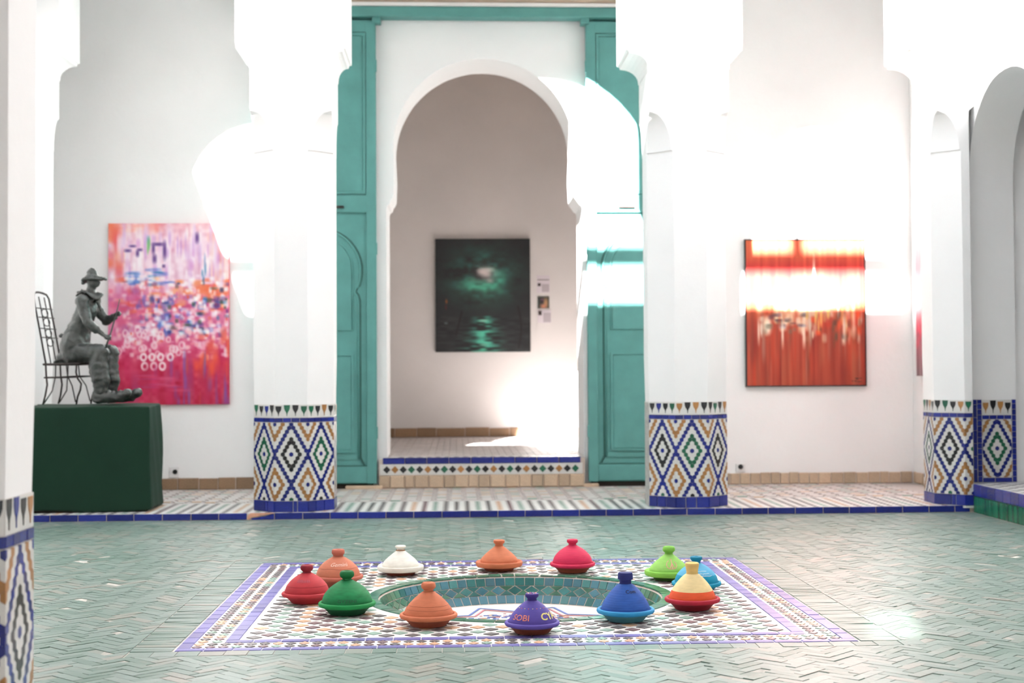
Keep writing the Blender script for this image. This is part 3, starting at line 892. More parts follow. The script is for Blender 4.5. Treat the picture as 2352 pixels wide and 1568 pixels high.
# roof railing
rail = empty('roof_railing', (0, NY + .2, 8.80), label='metal railing on the roof edge above the near arcade', category='railing')
obj('handrail', MB().tube([(-6, 0, .60), (6.6, 0, .60)], .10, 8).mesh('handrail', M['iron']), rail)
for xx in (-5.9, 6.5):
    obj('post', MB().tube([(xx, 0, 0), (xx, 0, .60)], .065, 8).mesh('post', M['iron']), rail)
for xx in (1.24, 5.0):
    obj('upright', MB().tube([(xx, 0, .60), (xx, 0, 1.05)], .065, 8).mesh('upright', M['iron']), rail)

# ================================================================== COLUMNS
GM = [M['g_white'], M['g_blue'], M['g_black'], M['g_green'], M['g_brown'], M['grout_white']]
GI = {'w': 0, 'blue': 1, 'black': 2, 'green': 3, 'brown': 4}
HPX, HRZ = 0.305 / 8, 0.0341
def hexcol(u_, r_, alt):
    rr = ((r_ + 8) % 16) - 8
    d = abs(u_) + abs(rr) / 2
    d = int(round(d))
    if d == 0 or d == 8: return 'blue'
    if d == 2: return ('black', 'green')[(alt + (1 if (r_ + 8) // 16 else 0)) % 2]
    if d == 4: return 'blue'
    if d == 6: return 'brown'
    return 'w'
def hexes(alt, zc, z0, z1, half, hi=None):
    hi = half if hi is None else hi
    out = []
    rmin = int(math.floor((z0 - zc) / HRZ)); rmax = int(math.ceil((z1 - zc) / HRZ))
    for r_ in range(rmin, rmax + 1):
        us = [k for k in range(-4, 5)] if r_ % 2 == 0 else [k + .5 for k in range(-4, 4)]
        for u_ in us:
            hw, hz = HPX * .485, HRZ * .645
            pts = [(0, hz), (-hw, hz * .5), (-hw, -hz * .5), (0, -hz), (hw, -hz * .5), (hw, hz * .5)]
            cx, cz = u_ * HPX, zc + r_ * HRZ
            P = [(min(max(cx + p, -half), hi), min(max(cz + q, z0), z1)) for p, q in pts]
            A = sum(P[i][0] * P[(i + 1) % 6][1] - P[(i + 1) % 6][0] * P[i][1] for i in range(6)) / 2
            if abs(A) < 5e-5: continue
            out.append((P, hexcol(u_, r_, alt)))
    return out
def merlon(h):
    """vase-shaped tile outline, height h, hanging from the top"""
    k = h / .1
    half = [(.0025, 0), (.004, .02), (.0085, .035), (.020, .052), (.0265, .072), (.0275, .1)]
    half = [(a, b * k) for a, b in half]
    return [(a, b) for a, b in half] + [(-a, b) for a, b in reversed(half)]
MERL = {}
def merl_mesh(colr, h):
    key = (colr, round(h, 3))
    if key not in MERL:
        o = merlon(h)
        MERL[key] = MB().prism([(a, b, -.008) for a, b in o], [(a, b, 0) for a, b in o]).mesh('merlon_tile', M[{'black': 'g_black', 'green': 'g_green', 'brown': 'g_brown', 'blue': 'g_blue'}[colr]])
    return MERL[key]
ut_base = unit_tile('base_tile', M['g_blue'], ch=.02, chy=.025)
def lp(fr, u_, z, d=0.0):
    """local point on a dado face frame: fr=(origin xy, udir xy, normal xy)"""
    o, ud, nd = fr
    return (o[0] + ud[0] * u_ + nd[0] * d, o[1] + ud[1] * u_ + nd[1] * d, z)
def dado_face(parent, fr, half, alt, zb, zh0, zc, zh1, zs1, zt, stuffmb, single=False, chip=None, base=True, hi=None):
    """tile cladding on one flat face; z values local: base bottom, hex bottom, hex centre, hex top, strip top, dado top"""
    ud, nd = fr[1], fr[2]
    hi = half if hi is None else hi; wd = hi + half
    U = (ud[0], ud[1], 0); Nn = (nd[0], nd[1], 0); Z = (0, 0, 1)
    # field of hexagons
    for P, colr in hexes(alt, zc, zh0 + .003, zh1 - .002, half - .001, hi - .001):
        if single:
            me = MB().prism([(a, b, -.006) for a, b in P], [(a, b, 0) for a, b in P]).mesh('hexagonal_tile', GM[GI[colr]])
            obj('hexagonal_tile', me, parent, mat=frame_mat(lp(fr, 0, 0, .0035), U, Z, Nn))
        else:
            stuffmb.prism([lp(fr, a, b, -.002) for a, b in P], [lp(fr, a, b, .003) for a, b in P], GI[colr], bottom=False)
    # blue strip
    n_ = max(1, int(round(4 * wd / (2 * half))))
    for k in range(n_):
        w = wd / n_
        obj('strip_tile', ut_base, parent, mat=frame_mat(lp(fr, -half + (k + .5) * w, (zh1 + zs1) / 2, .005 + random.gauss(0, .0006)), U, Z, Nn, w - .004, zs1 - zh1 - .004, .01))
    # merlons over white
    stuffmb.prism([lp(fr, a, b, -.002) for a, b in ((-half, zs1), (hi, zs1), (hi, zt - .004), (-half, zt - .004))], [lp(fr, a, b, .002) for a, b in ((-half, zs1 + .002), (hi, zs1 + .002), (hi, zt - .004), (-half, zt - .004))], 0, bottom=False)
    mc = ['black', 'blue', 'black', 'green', 'black', 'brown']
    for k in range(4):
        if -half + (k + .5) * half / 2 + .02 > hi: continue
        h = zt - zs1 - .018 - random.uniform(0, .014)
        if chip: h -= chip * random.random()
        obj('merlon_tile', merl_mesh(mc[(k + alt * 3 + random.randint(0, 1) * 2) % 6], round(h, 2)), parent, mat=frame_mat(lp(fr, -half + (k + .5) * half / 2, zs1 + .016, .004), U, Z, Nn))
    # base
    if base:
        cuts = random.choice([(0, .42, 1), (0, .3, .62, 1), (0, .55, .68, 1)]) if hi == half else (0, 1)
        for a, b in zip(cuts[:-1], cuts[1:]):
            w = (b - a) * wd
            obj('base_tile', ut_base, parent, mat=frame_mat(lp(fr, -half + (a + b) / 2 * wd, (zb + zh0) / 2, .007 + random.gauss(0, .001)), U, Z, Nn, w - .005, zh0 - zb - .004, .014))

def oct_faces(ap):
    s_ = ap * math.tan(PI / 8)
    fr = []
    for k in range(8):
        a = -PI / 2 + k * PI / 4
        nd = (math.cos(a), math.sin(a)); ud = (-nd[1], nd[0])
        fr.append((((nd[0] * ap), (nd[1] * ap)), ud, nd))
    return fr, s_
def oct_section(ap, c, z):
    """square of half-width ap with corners chamfered by c"""
    return [(-ap + c, -ap, z), (ap - c, -ap, z), (ap, -ap + c, z), (ap, ap - c, z), (ap - c, ap, z), (-ap + c, ap, z), (-ap, ap - c, z), (-ap, -ap + c, z)]
def column(name, cx, cy, z0, caps, faces, label, dz=0.0, single_faces=(), alt0=0, group=None, base=True, chip_faces=(), xclip=None, zup=0.0):
    col = empty(name, (cx, cy, z0), label=label, category='column')
    if group: col['group'] = group
    ap = CH; c0 = ap * (1 - math.tan(PI / 8))
    # plaster shaft: octagon, scooped stops, square
    zd = 1.03 - PZ + dz
    zt0, zt1 = 3.34 - z0 + zup, 3.70 - z0 + zup
    secs = [(c0, -.02), (c0, zd - .01), (c0, zd + .4), (c0 + .003, 2.0), (c0, zt0 - .002), (c0 - .016, zt0 + .002)]
    for k in range(1, 13):
        t = k / 12
        secs.append((max((c0 - .016) * math.sqrt(max(0, 1 - t * t)), .012), zt0 + (zt1 - zt0) * t))
    secs += [(.012, 4.12 - z0 + zup)]
    mb = MB(); N_ = 8
    for c, z in secs:
        mb.v += [(min(p[0], xclip) if xclip is not None and z < zt1 + .3 else p[0], p[1], p[2]) for p in oct_section(ap - (.008 if z < zd - .005 else 0), c, z)]
    for j in range(len(secs) - 1):
        for k in range(8):
            mb.f.append((j * 8 + k, j * 8 + (k + 1) % 8, (j + 1) * 8 + (k + 1) % 8, (j + 1) * 8 + k)); mb.m.append(0); mb.t.append(0)
    mb.f.append(tuple(range(7, -1, -1))); mb.m.append(0); mb.t.append(0)
    mb.f.append(tuple((len(secs) - 1) * 8 + k for k in range(8))); mb.m.append(0); mb.t.append(0)
    obj('shaft', mb.mesh('shaft', pl, smooth=True, angle=.35), col)
    # capital: scalloped corbels left and right carrying the impost block
    a, b = caps[0] - cx, caps[1] - cx
    zb = 4.27 - z0 + zup; zl = 4.09 - z0 + zup; zt = ZS - z0 + (.4 if zup else 0)
    pr = [(a, zt), (a, zb), (a + .022, zb - .004), (a + .03, zb - .03)]
    for k in range(1, 6):
        t = k / 6 * PI / 2
        pr.append((a + .03 + (-ap - a - .035) * math.sin(t), zb - .03 - (zb - .045 - zl) * (1 - math.cos(t)) ))
    pr += [(-ap - .004, zl)]
    pl2 = [(ap + .004, zl)]
    q2 = []
    for k in range(1, 6):
        t = k / 6 * PI / 2
        q2.append((b - .03 - (b - ap - .035) * math.sin(t), zb - .03 - (zb - .045 - zl) * (1 - math.cos(t))))
    pl2 += list(reversed(q2)) + [(b - .03, zb - .03), (b - .022, zb - .004), (b, zb), (b, zt)]
    obj('capital', MB().extr(pr + pl2, 'y', -ap - .003, ap + .003).mesh('capital', pl), col)
    # tiles
    fr, s_ = oct_faces(ap - .006)
    st = MB()
    zr = [0.0, .10, .52, .809, .85, .97]
    zr = [q + dz if i > 0 or dz == 0 else q for i, q in enumerate(zr)]
    if dz != 0: zr[0] = 0.0; zr[1] = max(.02, .10 + dz); 
    sides = CH * math.tan(PI / 8)
    for k in faces:
        dado_face(col, fr[k], sides, (k + alt0) % 2, zr[0], zr[1], zr[2], zr[3], zr[4], zr[5], st, k in single_faces, chip=.05 if k in chip_faces else None, base=base, hi=(xclip if xclip is not None and k == 0 else None))
    # grout bed behind the tiles
    bed = MB()
    cl = lambda P: [(min(p[0], xclip) if xclip is not None else p[0], p[1], p[2]) for p in P]
    bed.prism(cl(oct_section(ap - .007, (ap - .007) * (1 - math.tan(PI / 8)), -.0)), cl(oct_section(ap - .007, (ap - .007) * (1 - math.tan(PI / 8)), zr[5] - .002)))
    obj('tile_bed', bed.mesh('tile_bed', M['grout_white']), col)
    obj('small_mosaic_tiles', st.mesh('small_mosaic_tiles', GM), col, kind='stuff')
    return col
column('column', colX[1], CY, PZ, capH[1], [7, 0, 1, 2], 'white octagonal column with tiled base left of the arched doorway', alt0=0)
cr_ = column('column', colX[2], CY, PZ, capH[2], [6, 7, 0, 1], 'white octagonal column with tiled base right of the arched doorway', alt0=1)
column('column', 4.82, 13.25, PZ, (4.19, 5.05), [6, 7, 0], 'white corner column with tiled base at the right end of the arcade', alt0=1, xclip=4.745 - 4.82)
column('column', -4.40, 14.30, PZ, (-4.88, -3.83), [0, 1, 2], 'white corner column behind the green pedestal', alt0=0, zup=.22)
column('column', nearX[0], NY, -.02, ncap[1], [1, 2], 'near white column cut off by the left photo edge', dz=-.04, single_faces=(2,), alt0=0, base=False)
column('column', nearX[1], NY, -.02, ncap[2], [6, 7], 'near column just beyond the right photo edge', dz=-.04, alt0=0, base=False)
# bare grey strip where render came off the side of the right column
obj('chipped_render', MB().extr([(-CH - .004 + .0, .0), (-CH - .004, .9), (-CH + .0, .96), (-CH + .02, .92), (-CH + .012, .5), (-CH + .022, .0)], 'y', -.148, .10).mesh('chipped_render', M['grey_chip']), cr_, label='bare chipped render on the column side')
# tiled jamb panel of the right doorway
jst = MB()
jamb = obj('trim_10', MB().box(4.80, RX + .41, 13.035, 13.055, .258, 1.02).mesh('jamb_bed', M['grout_white']), kind=S, label='tiled jamb panel with green and blue diamond beside the corner column')
frj = ((5.027, 13.035), (1, 0), (0, -1))
dado_face(jamb, frj, .14, 1, .26, .305, .575, .845, .885, 1.03, jst, chip=.03)
obj('small_mosaic_tiles', jst.mesh('small_mosaic_tiles', GM), jamb, kind='stuff')
for (xa, xb) in ((4.803, 4.838), (4.842, 4.884), (5.170, 5.208)):
    z = .262
    while z < 1.0:
        h = min(.052 if 4.84 < xa else .12, 1.03 - z)
        obj('border_tile', ut_base, jamb, mat=frame_mat(((xa + xb) / 2, 13.028, z + h / 2), (1, 0, 0), (0, 0, 1), (0, -1, 0), xb - xa - .002, h - .003, .01))
        z += h

# ================================================================== TAGINES
def lid_prof(style):
    """(r, z) pairs in rim radii: body of the lid from rim to neck"""
    body = [(.855, .36), (.86, .41), (.845, .46), (.80, .56), (.735, .66), (.655, .76), (.56, .86), (.455, .96), (.35, 1.05), (.255, 1.12), (.185, 1.165)]
    if style == 'steep':
        body = [(.84, .36), (.845, .41), (.83, .47), (.79, .57), (.735, .68), (.66, .80), (.575, .92), (.48, 1.03), (.385, 1.13), (.295, 1.21), (.215, 1.265)]
    if style == 'dome':
        body = [(.86, .36), (.87, .42), (.86, .50), (.825, .61), (.77, .71), (.69, .81), (.59, .91), (.47, 1.0), (.36, 1.07), (.26, 1.125), (.19, 1.17)]
    if style == 'low':
        body = [(.80, .36), (.80, .42), (.77, .48), (.71, .56), (.635, .64), (.55, .72), (.455, .80), (.355, .88), (.265, .95), (.20, 1.0), (.175, 1.03)]
    return body
def knob_prof(kind, z):
    k = {'round': [(.165, 0), (.16, .05), (.20, .085), (.245, .13), (.255, .20), (.235, .275), (.19, .31), (.12, .315), (.09, .29), (.085, .24), (.0, .235)],
         'cap': [(.20, 0), (.20, .10), (.205, .13), (.265, .145), (.265, .20), (.255, .33), (.235, .375), (.15, .385), (.0, .385)],
         'cup': [(.21, 0), (.21, .03), (.205, .07), (.23, .20), (.25, .32), (.245, .375), (.21, .40), (.15, .395), (.12, .36), (.0, .355)],
         'flat': [(.17, 0), (.165, .06), (.20, .10), (.235, .13), (.245, .19), (.235, .235), (.20, .255), (.09, .257), (.07, .225), (.0, .22)],
         'wide': [(.15, 0), (.14, .05), (.17, .09), (.22, .12), (.235, .17), (.21, .205), (.15, .215), (.06, .21), (.0, .19)],
         'rib': [(.21, 0), (.20, .03), (.21, .06), (.25, .10), (.26, .16), (.25, .235), (.22, .27), (.14, .275), (.10, .25), (.085, .20), (.0, .195)]}[kind]
    return [(a, b + z) for a, b in k]
def clay(name, col, rough=.7, ring=.03, var=.10):
    """painted clay: throwing rings as fine bump plus soft mottling"""
    m, nt, bs = new_mat(name)
    tc = nt.nodes.new('ShaderNodeTexCoord')
    nz = nt.nodes.new('ShaderNodeTexNoise'); nz.inputs['Scale'].default_value = 16; nz.inputs['Detail'].default_value = 5
    mp = nt.nodes.new('ShaderNodeMapping'); mp.inputs['Scale'].default_value = (1, 1, 3.5)
    nt.links.new(tc.outputs['Object'], mp.inputs['Vector']); nt.links.new(mp.outputs['Vector'], nz.inputs['Vector'])
    mr = nt.nodes.new('ShaderNodeMapRange'); mr.inputs['From Min'].default_value = .3; mr.inputs['From Max'].default_value = .7
    mr.inputs['To Min'].default_value = 1 - var; mr.inputs['To Max'].default_value = 1 + var
    nt.links.new(nz.outputs['Fac'], mr.inputs['Value'])
    h = nt.nodes.new('ShaderNodeHueSaturation'); h.inputs['Color'].default_value = col
    nt.links.new(mr.outputs['Result'], h.inputs['Value']); nt.links.new(h.outputs['Color'], bs.inputs['Base Color'])
    wv = nt.nodes.new('ShaderNodeTexWave'); wv.wave_type = 'BANDS'; wv.bands_direction = 'Z'
    wv.inputs['Scale'].default_value = 28; wv.inputs['Distortion'].default_value = 1.2; wv.inputs['Detail'].default_value = 2
    nt.links.new(tc.outputs['Object'], wv.inputs['Vector'])
    b = nt.nodes.new('ShaderNodeBump'); b.inputs['Strength'].default_value = ring * 0.9; b.inputs['Distance'].default_value = .002
    nt.links.new(wv.outputs['Fac'], b.inputs['Height']); nt.links.new(b.outputs['Normal'], bs.inputs['Normal'])
    bs.inputs['Roughness'].default_value = rough
    bs.inputs['Specular IOR Level'].default_value = .35
    return m
TERRA = rgb(196, 112, 78)
M['t_terra'] = clay('terracotta', TERRA, .75)
M['t_brown'] = clay('dark_terracotta', rgb(128, 66, 46), .8)
MARK = {}
def mark_mat(c):
    if c not in MARK: MARK[c] = simple('mark_%d_%d_%d' % c, rgb(*c), .7)
    return MARK[c]
def interp(prof, z):
    for (r0, z0), (r1, z1) in zip(prof[:-1], prof[1:]):
        if z0 <= z <= z1: return r0 + (r1 - r0) * (z - z0) / (z1 - z0 + 1e-9)
    return prof[-1][0] if z > prof[-1][1] else prof[0][0]
class Wrap:
    """maps flat lettering onto the lid surface"""
    def __init__(s, prof, R): s.p = [(a * R, b * R) for a, b in prof]; s.R = R
    def at(s, th, z, off=.0016):
        rr = interp(s.p, z) + off
        return (rr * math.sin(th), -rr * math.cos(th), z + off * .4)
def text_part(w, body, size, th0, zmid, colr, parent, shear=0.0, bold=0.0, name='lettering'):
    cu = bpy.data.curves.new('txt', 'FONT'); cu.body = body; cu.size = size; cu.align_x = 'CENTER'; cu.align_y = 'CENTER'
    cu.shear = shear; cu.offset = bold; cu.resolution_u = 3
    to = bpy.data.objects.new('txt', cu); COL.objects.link(to)
    bpy.context.view_layer.update()
    dg = bpy.context.evaluated_depsgraph_get()
    me = bpy.data.meshes.new_from_object(to.evaluated_get(dg))
    bpy.data.objects.remove(to); bpy.data.curves.remove(cu)
    bm = bmesh.new(); bm.from_mesh(me)
    bmesh.ops.triangulate(bm, faces=bm.faces)
    bmesh.ops.subdivide_edges(bm, edges=[e for e in bm.edges if e.calc_length() > size * .15], cuts=2)
    bmesh.ops.triangulate(bm, faces=bm.faces)
    rm = interp(w.p, zmid)
    for v in bm.verts:
        v.co = Vector(w.at(th0 + v.co.x / rm, zmid + v.co.y * .8))
    bm.to_mesh(me); bm.free()
    me.materials.clear(); me.materials.append(mark_mat(colr))
    me.name = name
    return obj(name, me, parent)
def stroke_part(w, lines, width, colr, parent, name='painted_mark'):
    """poly-lines given as (theta, z) on the lid surface, drawn as narrow raised ribbons"""
    mb = MB()
    for ln in lines:
        P = []
        for (t0, z0), (t1, z1) in zip(ln[:-1], ln[1:]):
            k = max(2, int(8 * max(abs(t1 - t0) / .3, abs(z1 - z0) / .03)))
            P += [(t0 + (t1 - t0) * i / k, z0 + (z1 - z0) * i / k) for i in range(k)]
        P.append(ln[-1])
        mb.tube([w.at(a, b, .0002) for a, b in P], width, 5)
    return obj(name, mb.mesh(name, mark_mat(colr)), parent)
def tagine(label, x, y, R, dish, rim, lid, knob, style='std', kind='round', foot=None, rz=0.0, lid2=None, split=None, tilt=(0, 0)):
    t = empty('tagine', (x, y, .0015), rz, label=label, category='tagine', group='painted clay tagines around the basin')
    t.rotation_euler = (tilt[0], tilt[1], rz)
    foot = foot or dish
    dp = [(.0, .0), (.60, .0), (.625, .02), (.66, .07), (.74, .16), (.83, .235), (.90, .255), (.965, .275), (1.0, .33), (.995, .385), (.96, .42), (.915, .425), (.875, .40), (.865, .36), (.80, .30), (.5, .10), (.0, .08)]
    if style == 'low':
        dp = [(.0, .0), (.60, .0), (.62, .03), (.645, .085), (.80, .13), (.95, .17), (.99, .21), (1.0, .28), (1.0, .345), (.975, .385), (.935, .39), (.90, .36), (.85, .34), (.5, .12), (.0, .09)]
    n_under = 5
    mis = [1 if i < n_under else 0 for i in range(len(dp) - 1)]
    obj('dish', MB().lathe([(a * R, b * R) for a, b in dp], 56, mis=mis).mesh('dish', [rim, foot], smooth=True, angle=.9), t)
    body = lid_prof(style)
    pr = [(.80, .33)] + body
    mis = [0] * (len(pr) - 1)
    lm = [lid]
    if lid2:
        lm = [lid, lid2]; mis = [0 if pr[i][1] < split else 1 for i in range(len(pr) - 1)]
    l = obj('lid', MB().lathe([(a * R, b * R) for a, b in pr], 56, mis=mis).mesh('lid', lm, smooth=True), t)
    obj('knob', MB().lathe([(a * R, b * R) for a, b in knob_prof(kind, body[-1][1])], 32).mesh('knob', knob, smooth=True, angle=.8), l)
    return t, l, Wrap(body, R)
C = lambda nm, c, **k: clay('tagine_' + nm, rgb(*[q * .93 for q in c]), **k)
red = C('red', (196, 54, 62)); redk = C('dark_red', (150, 34, 50))
t, l, w = tagine('brick red clay tagine left of the green one', -.857, 8.212, .1435, red, red, red, redk, 'dome', 'round')
stroke_part(w, [[(-.55 + k * .11, .122), (-.52 + k * .11, .138), (-.48 + k * .11, .124)] for k in range(8)], .0009, (170, 96, 110), l)
stroke_part(w, [[(-PI + k * .2, .098) for k in range(32)]], .0012, (160, 40, 48), l, 'groove')
pt = C('salmon', (206, 122, 92)); pt2 = C('salmon_dish', (190, 104, 84))
t, l, w = tagine('salmon clay tagine with white handwriting, behind red and green ones', -.731, 8.843, .154, pt2, pt2, pt, pt2, 'dome', 'rib')
text_part(w, 'Gemini', .036, .12, .137, (228, 196, 178), l, shear=.3)
stroke_part(w, [[(-PI + k * .2, .112 + .002 * math.sin(k)) for k in range(32)]], .0013, (170, 92, 72), l, 'groove')
gr = C('green', (24, 128, 72), var=.22); grk = C('dark_green', (12, 108, 52)); grr = C('green_rim', (22, 142, 72))
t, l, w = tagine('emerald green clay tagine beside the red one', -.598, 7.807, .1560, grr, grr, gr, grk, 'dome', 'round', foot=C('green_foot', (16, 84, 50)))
text_part(w, 'GYZENI', .030, .08, .083, (28, 88, 58), l, bold=.0004)
wh_ = C('cream', (238, 234, 222), ring=.02)
t, l, w = tagine('cream white clay tagine with bare brown base', -.366, 9.303, .150, M['t_brown'], wh_, wh_, wh_, 'low', 'wide', foot=M['t_brown'])
stroke_part(w, [[(-PI + k * .22, .155 + .0015 * math.sin(k * 2.2)) for k in range(29)]], .0035, (150, 104, 62), l, 'bare_ring')
t, l, w = tagine('plain terracotta tagine at the near rim of the basin', -.148, 7.408, .1500, M['t_terra'], M['t_terra'], M['t_terra'], M['t_terra'], 'std', 'round', foot=C('terra_foot', (160, 82, 58)))
stroke_part(w, [[(-PI + k * .1, .108 + .0006 * (k % 2)) for k in range(63)]], .0010, (170, 92, 66), l, 'groove')
stroke_part(w, [[(-PI + k * .2, .090) for k in range(32)]], .0010, (176, 98, 70), l, 'groove')
tb = C('terra_orange', (206, 118, 80))
tagine('plain orange terracotta tagine at the far rim of the basin', .279, 9.445, .1545, tb, tb, tb, tb, 'low', 'flat', foot=M['t_brown'])
pk = C('crimson', (214, 40, 84), ring=.1)
tagine('crimson pink clay tagine at the far rim of the basin', .755, 9.312, .1485, pk, pk, pk, pk, 'dome', 'flat', foot=M['t_brown'])
pu = C('violet', (92, 76, 164), ring=.02); puk = C('dark_violet', (72, 56, 140)); pur = C('violet_rim', (98, 82, 170))
t, l, w = tagine('violet clay tagine with orange and yellow lettering', .375, 7.159, .1385, pur, pur, pu, puk, 'std', 'flat', foot=M['t_brown'])
text_part(w, 'SOBI', .046, -.62, .086, (222, 128, 112), l, bold=.0004)
text_part(w, 'CYA', .054, .88, .090, (232, 214, 130), l, shear=.15, bold=.0012)
for k in range(9):
    th = -1.2 + k * .3
    stroke_part(w, [[(th - .03, .128), (th + .03, .128)]], .0022, [(236, 224, 170), (232, 110, 100)][k % 2], l, 'painted_dot')
for k in range(10):
    th = k * 2 * PI / 10
    mb = MB().lathe([(.0001, .0015), (.003, .001), (.004, 0)], 8)
    obj('painted_dot', mb.mesh('painted_dot', mark_mat([(236, 224, 170), (232, 110, 100)][k % 2])), l, loc=(.021 * math.cos(th), .021 * math.sin(th), (1.165 + .256) * .1385))
bl = C('blue', (46, 92, 176), ring=.14, var=.16); blk = C('navy', (38, 46, 116), ring=.01); blr = C('sky', (48, 152, 208))
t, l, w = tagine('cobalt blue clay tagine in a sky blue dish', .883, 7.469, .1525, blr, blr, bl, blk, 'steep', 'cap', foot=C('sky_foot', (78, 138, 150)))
text_part(w, 'Com', .028, .28, .158, (22, 26, 58), l, bold=.0003)
lm_ = C('lime', (150, 206, 98), ring=.02); lmk = C('lime_knob', (128, 192, 74)); lmr = C('lime_rim', (140, 204, 78))
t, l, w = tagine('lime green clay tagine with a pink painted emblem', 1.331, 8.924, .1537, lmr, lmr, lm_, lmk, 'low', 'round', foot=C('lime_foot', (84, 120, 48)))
pkc = (222, 156, 142)
stroke_part(w, [[(-.32, .112), (-.30, .098), (-.20, .084), (0, .077), (.24, .083), (.36, .097), (.38, .112)],
                [(0.04, .079), (.05, .13)], [(-.06, .131), (.12, .131)], [(0.05, .108), (-.08, .084)], [(.06, .112), (.17, .082)], [(-.05, .080), (.16, .080)],
                [(-.30, .114), (-.20, .124)], [(.30, .120), (.36, .110)]], .0022, pkc, l, 'emblem')
tq = C('turquoise', (8, 150, 184)); tqb = C('pale_turquoise', (92, 176, 214), ring=.02)
t, l, w = tagine('turquoise clay tagine with white scribbles behind the yellow one', 1.415, 8.397, .147, tq, tq, tq, C('teal_knob', (4, 132, 164), ring=.01), 'dome', 'flat', foot=C('turq_foot', (10, 110, 136)), lid2=tqb, split=.66)
for zz, a0_, a1_ in ((.132, -.5, .6), (.118, -.7, .7), (.106, -.3, .8)):
    stroke_part(w, [[(a0_ + k * .045, zz + random.uniform(-.0025, .0025)) for k in range(int((a1_ - a0_) / .045))]], .0011, (222, 236, 236), l, 'white_writing')
og = C('orange', (238, 92, 48), ring=.03); ye = C('cream_yellow', (244, 218, 160), ring=.02); yk = C('yellow_knob', (236, 200, 122), ring=.02); rd = C('carmine', (186, 34, 58), ring=.02)
t, l, w = tagine('orange clay tagine with cream yellow top in a carmine dish', 1.291, 7.799, .1525, rd, rd, og, yk, 'steep', 'cup', foot=C('carmine_foot', (140, 26, 40)), lid2=ye, split=.66)

# ================================================================== PEDESTAL, CHAIR, STATUE
ped = empty('pedestal', (-3.385, 13.50, PZ), math.radians(3.5), label='dark green cloth-covered pedestal under the bronze statue', category='pedestal')
bm = bmesh.new()
bmesh.ops.create_cube(bm, size=1)
bmesh.ops.subdivide_edges(bm, edges=bm.edges[:], cuts=9, use_grid_fill=True)
for v in bm.verts:
    x, y, z = v.co
    fl = 1 + .045 * (.5 - z)                     # cloth flares downwards
    nx_ = x * 1.10 * fl; ny_ = y * .74 * fl
    wav = .010 * math.sin(9 * x + 3 * z) * (abs(y) > .49) + .010 * math.sin(8 * y + 4 * z) * (abs(x) > .49)
    if abs(y) > .49: ny_ += math.copysign(wav, y)
    if abs(x) > .49: nx_ += math.copysign(wav, x)
    zz = (z + .5) * .955 + .012
    if z < -.49: zz = .012 + .012 * math.sin(6 * x + 5 * y)
    if z > .49: zz = .967 + .016 * y + .004 * math.sin(7 * x)
    v.co = (nx_, ny_, zz)
edges = [e for e in bm.edges if len(e.link_faces) == 2 and e.calc_face_angle() > .9]
bmesh.ops.bevel(bm, geom=edges, offset=.02, segments=3, affect='EDGES', profile=.6)
me = bpy.data.meshes.new('cloth_cover'); bm.to_mesh(me); bm.free(); me.shade_smooth(); me.set_sharp_from_angle(angle=.7)
me.materials.append(M['cloth'])
obj('cloth_cover', me, ped)
bx_ = MB().box(-.53, .53, -.35, .35, 0, .03)
obj('plinth', bx_.mesh('plinth', M['dark_fill']), ped)
PTOP = PZ + .975
KS = .000945
def sp(cx_, cy_, d=0.0):
    """side profile drawing unit -> metres (x forward, y across, z up)"""
    return Vector(((cx_ - 700) * KS, d, (1462 - cy_) * KS))
SX, SY = -3.362, 13.47
chair = empty('iron_chair', (SX, SY, PTOP + .004), math.radians(-8), label='thin wrought iron chair under the bronze statue', category='chair')
I = M['iron']
def tub(nm, pts, rr, n_=7, closed=False):
    return obj(nm, MB().tube(pts, rr, n_, closed=closed).mesh(nm, I, smooth=True), chair)
hwid = .17
seat = [sp(245, 1070, -hwid), sp(420, 1070, -hwid * 1.05), sp(585, 1066, -hwid), sp(600, 1066, 0), sp(585, 1066, hwid), sp(420, 1070, hwid * 1.05), sp(245, 1070, hwid), sp(240, 1070, 0)]
tub('seat_frame', seat, .011, closed=True)
for k in range(4):
    d = -hwid * .7 + k * hwid * 1.4 / 3
    tub('seat_bar', [sp(245, 1066, d), sp(590, 1062, d)], .006)
tub('stretcher', [sp(250, 1200, -hwid * .95), sp(420, 1196, -hwid), sp(580, 1188, -hwid * .95), sp(600, 1188, 0), sp(580, 1188, hwid * .95), sp(420, 1196, hwid), sp(250, 1200, hwid * .95)], .008, closed=True)
for d in (-hwid, hwid):
    tub('front_leg', [sp(575, 1066, d * .95), sp(570, 1150, d * .95), sp(590, 1210, d), sp(630, 1260, d * 1.05), sp(622, 1320, d * 1.05), sp(590, 1390, d), sp(578, 1462, d)], .009)
    tub('back_leg', [sp(262, 1070, d * .95), sp(268, 1180, d * .95), sp(280, 1270, d * .97), sp(262, 1380, d), sp(240, 1462, d)], .009)
    tub('leg_brace', [sp(345, 1075, d * .7), sp(350, 1190, d * .8), sp(330, 1330, d * .95), sp(252, 1450, d)], .006)
    tub('leg_brace', [sp(470, 1075, d * .7), sp(475, 1190, d * .8), sp(530, 1280, d * .95), sp(570, 1440, d)], .006)
    tub('back_post', [sp(268, 1070, d), sp(235, 900, d), sp(195, 690, d), sp(150, 470, d), sp(138, 410, d), sp(128, 370, d * .8)], .009)
    tub('inner_post', [sp(268, 1066, d * .35), sp(200, 700, d * .35), sp(140, 400, d * .35)], .006)
tub('top_rail', [sp(128, 370, -hwid * .8), sp(118, 356, -hwid * .4), sp(115, 352, 0), sp(118, 356, hwid * .4), sp(128, 370, hwid * .8)], .010)
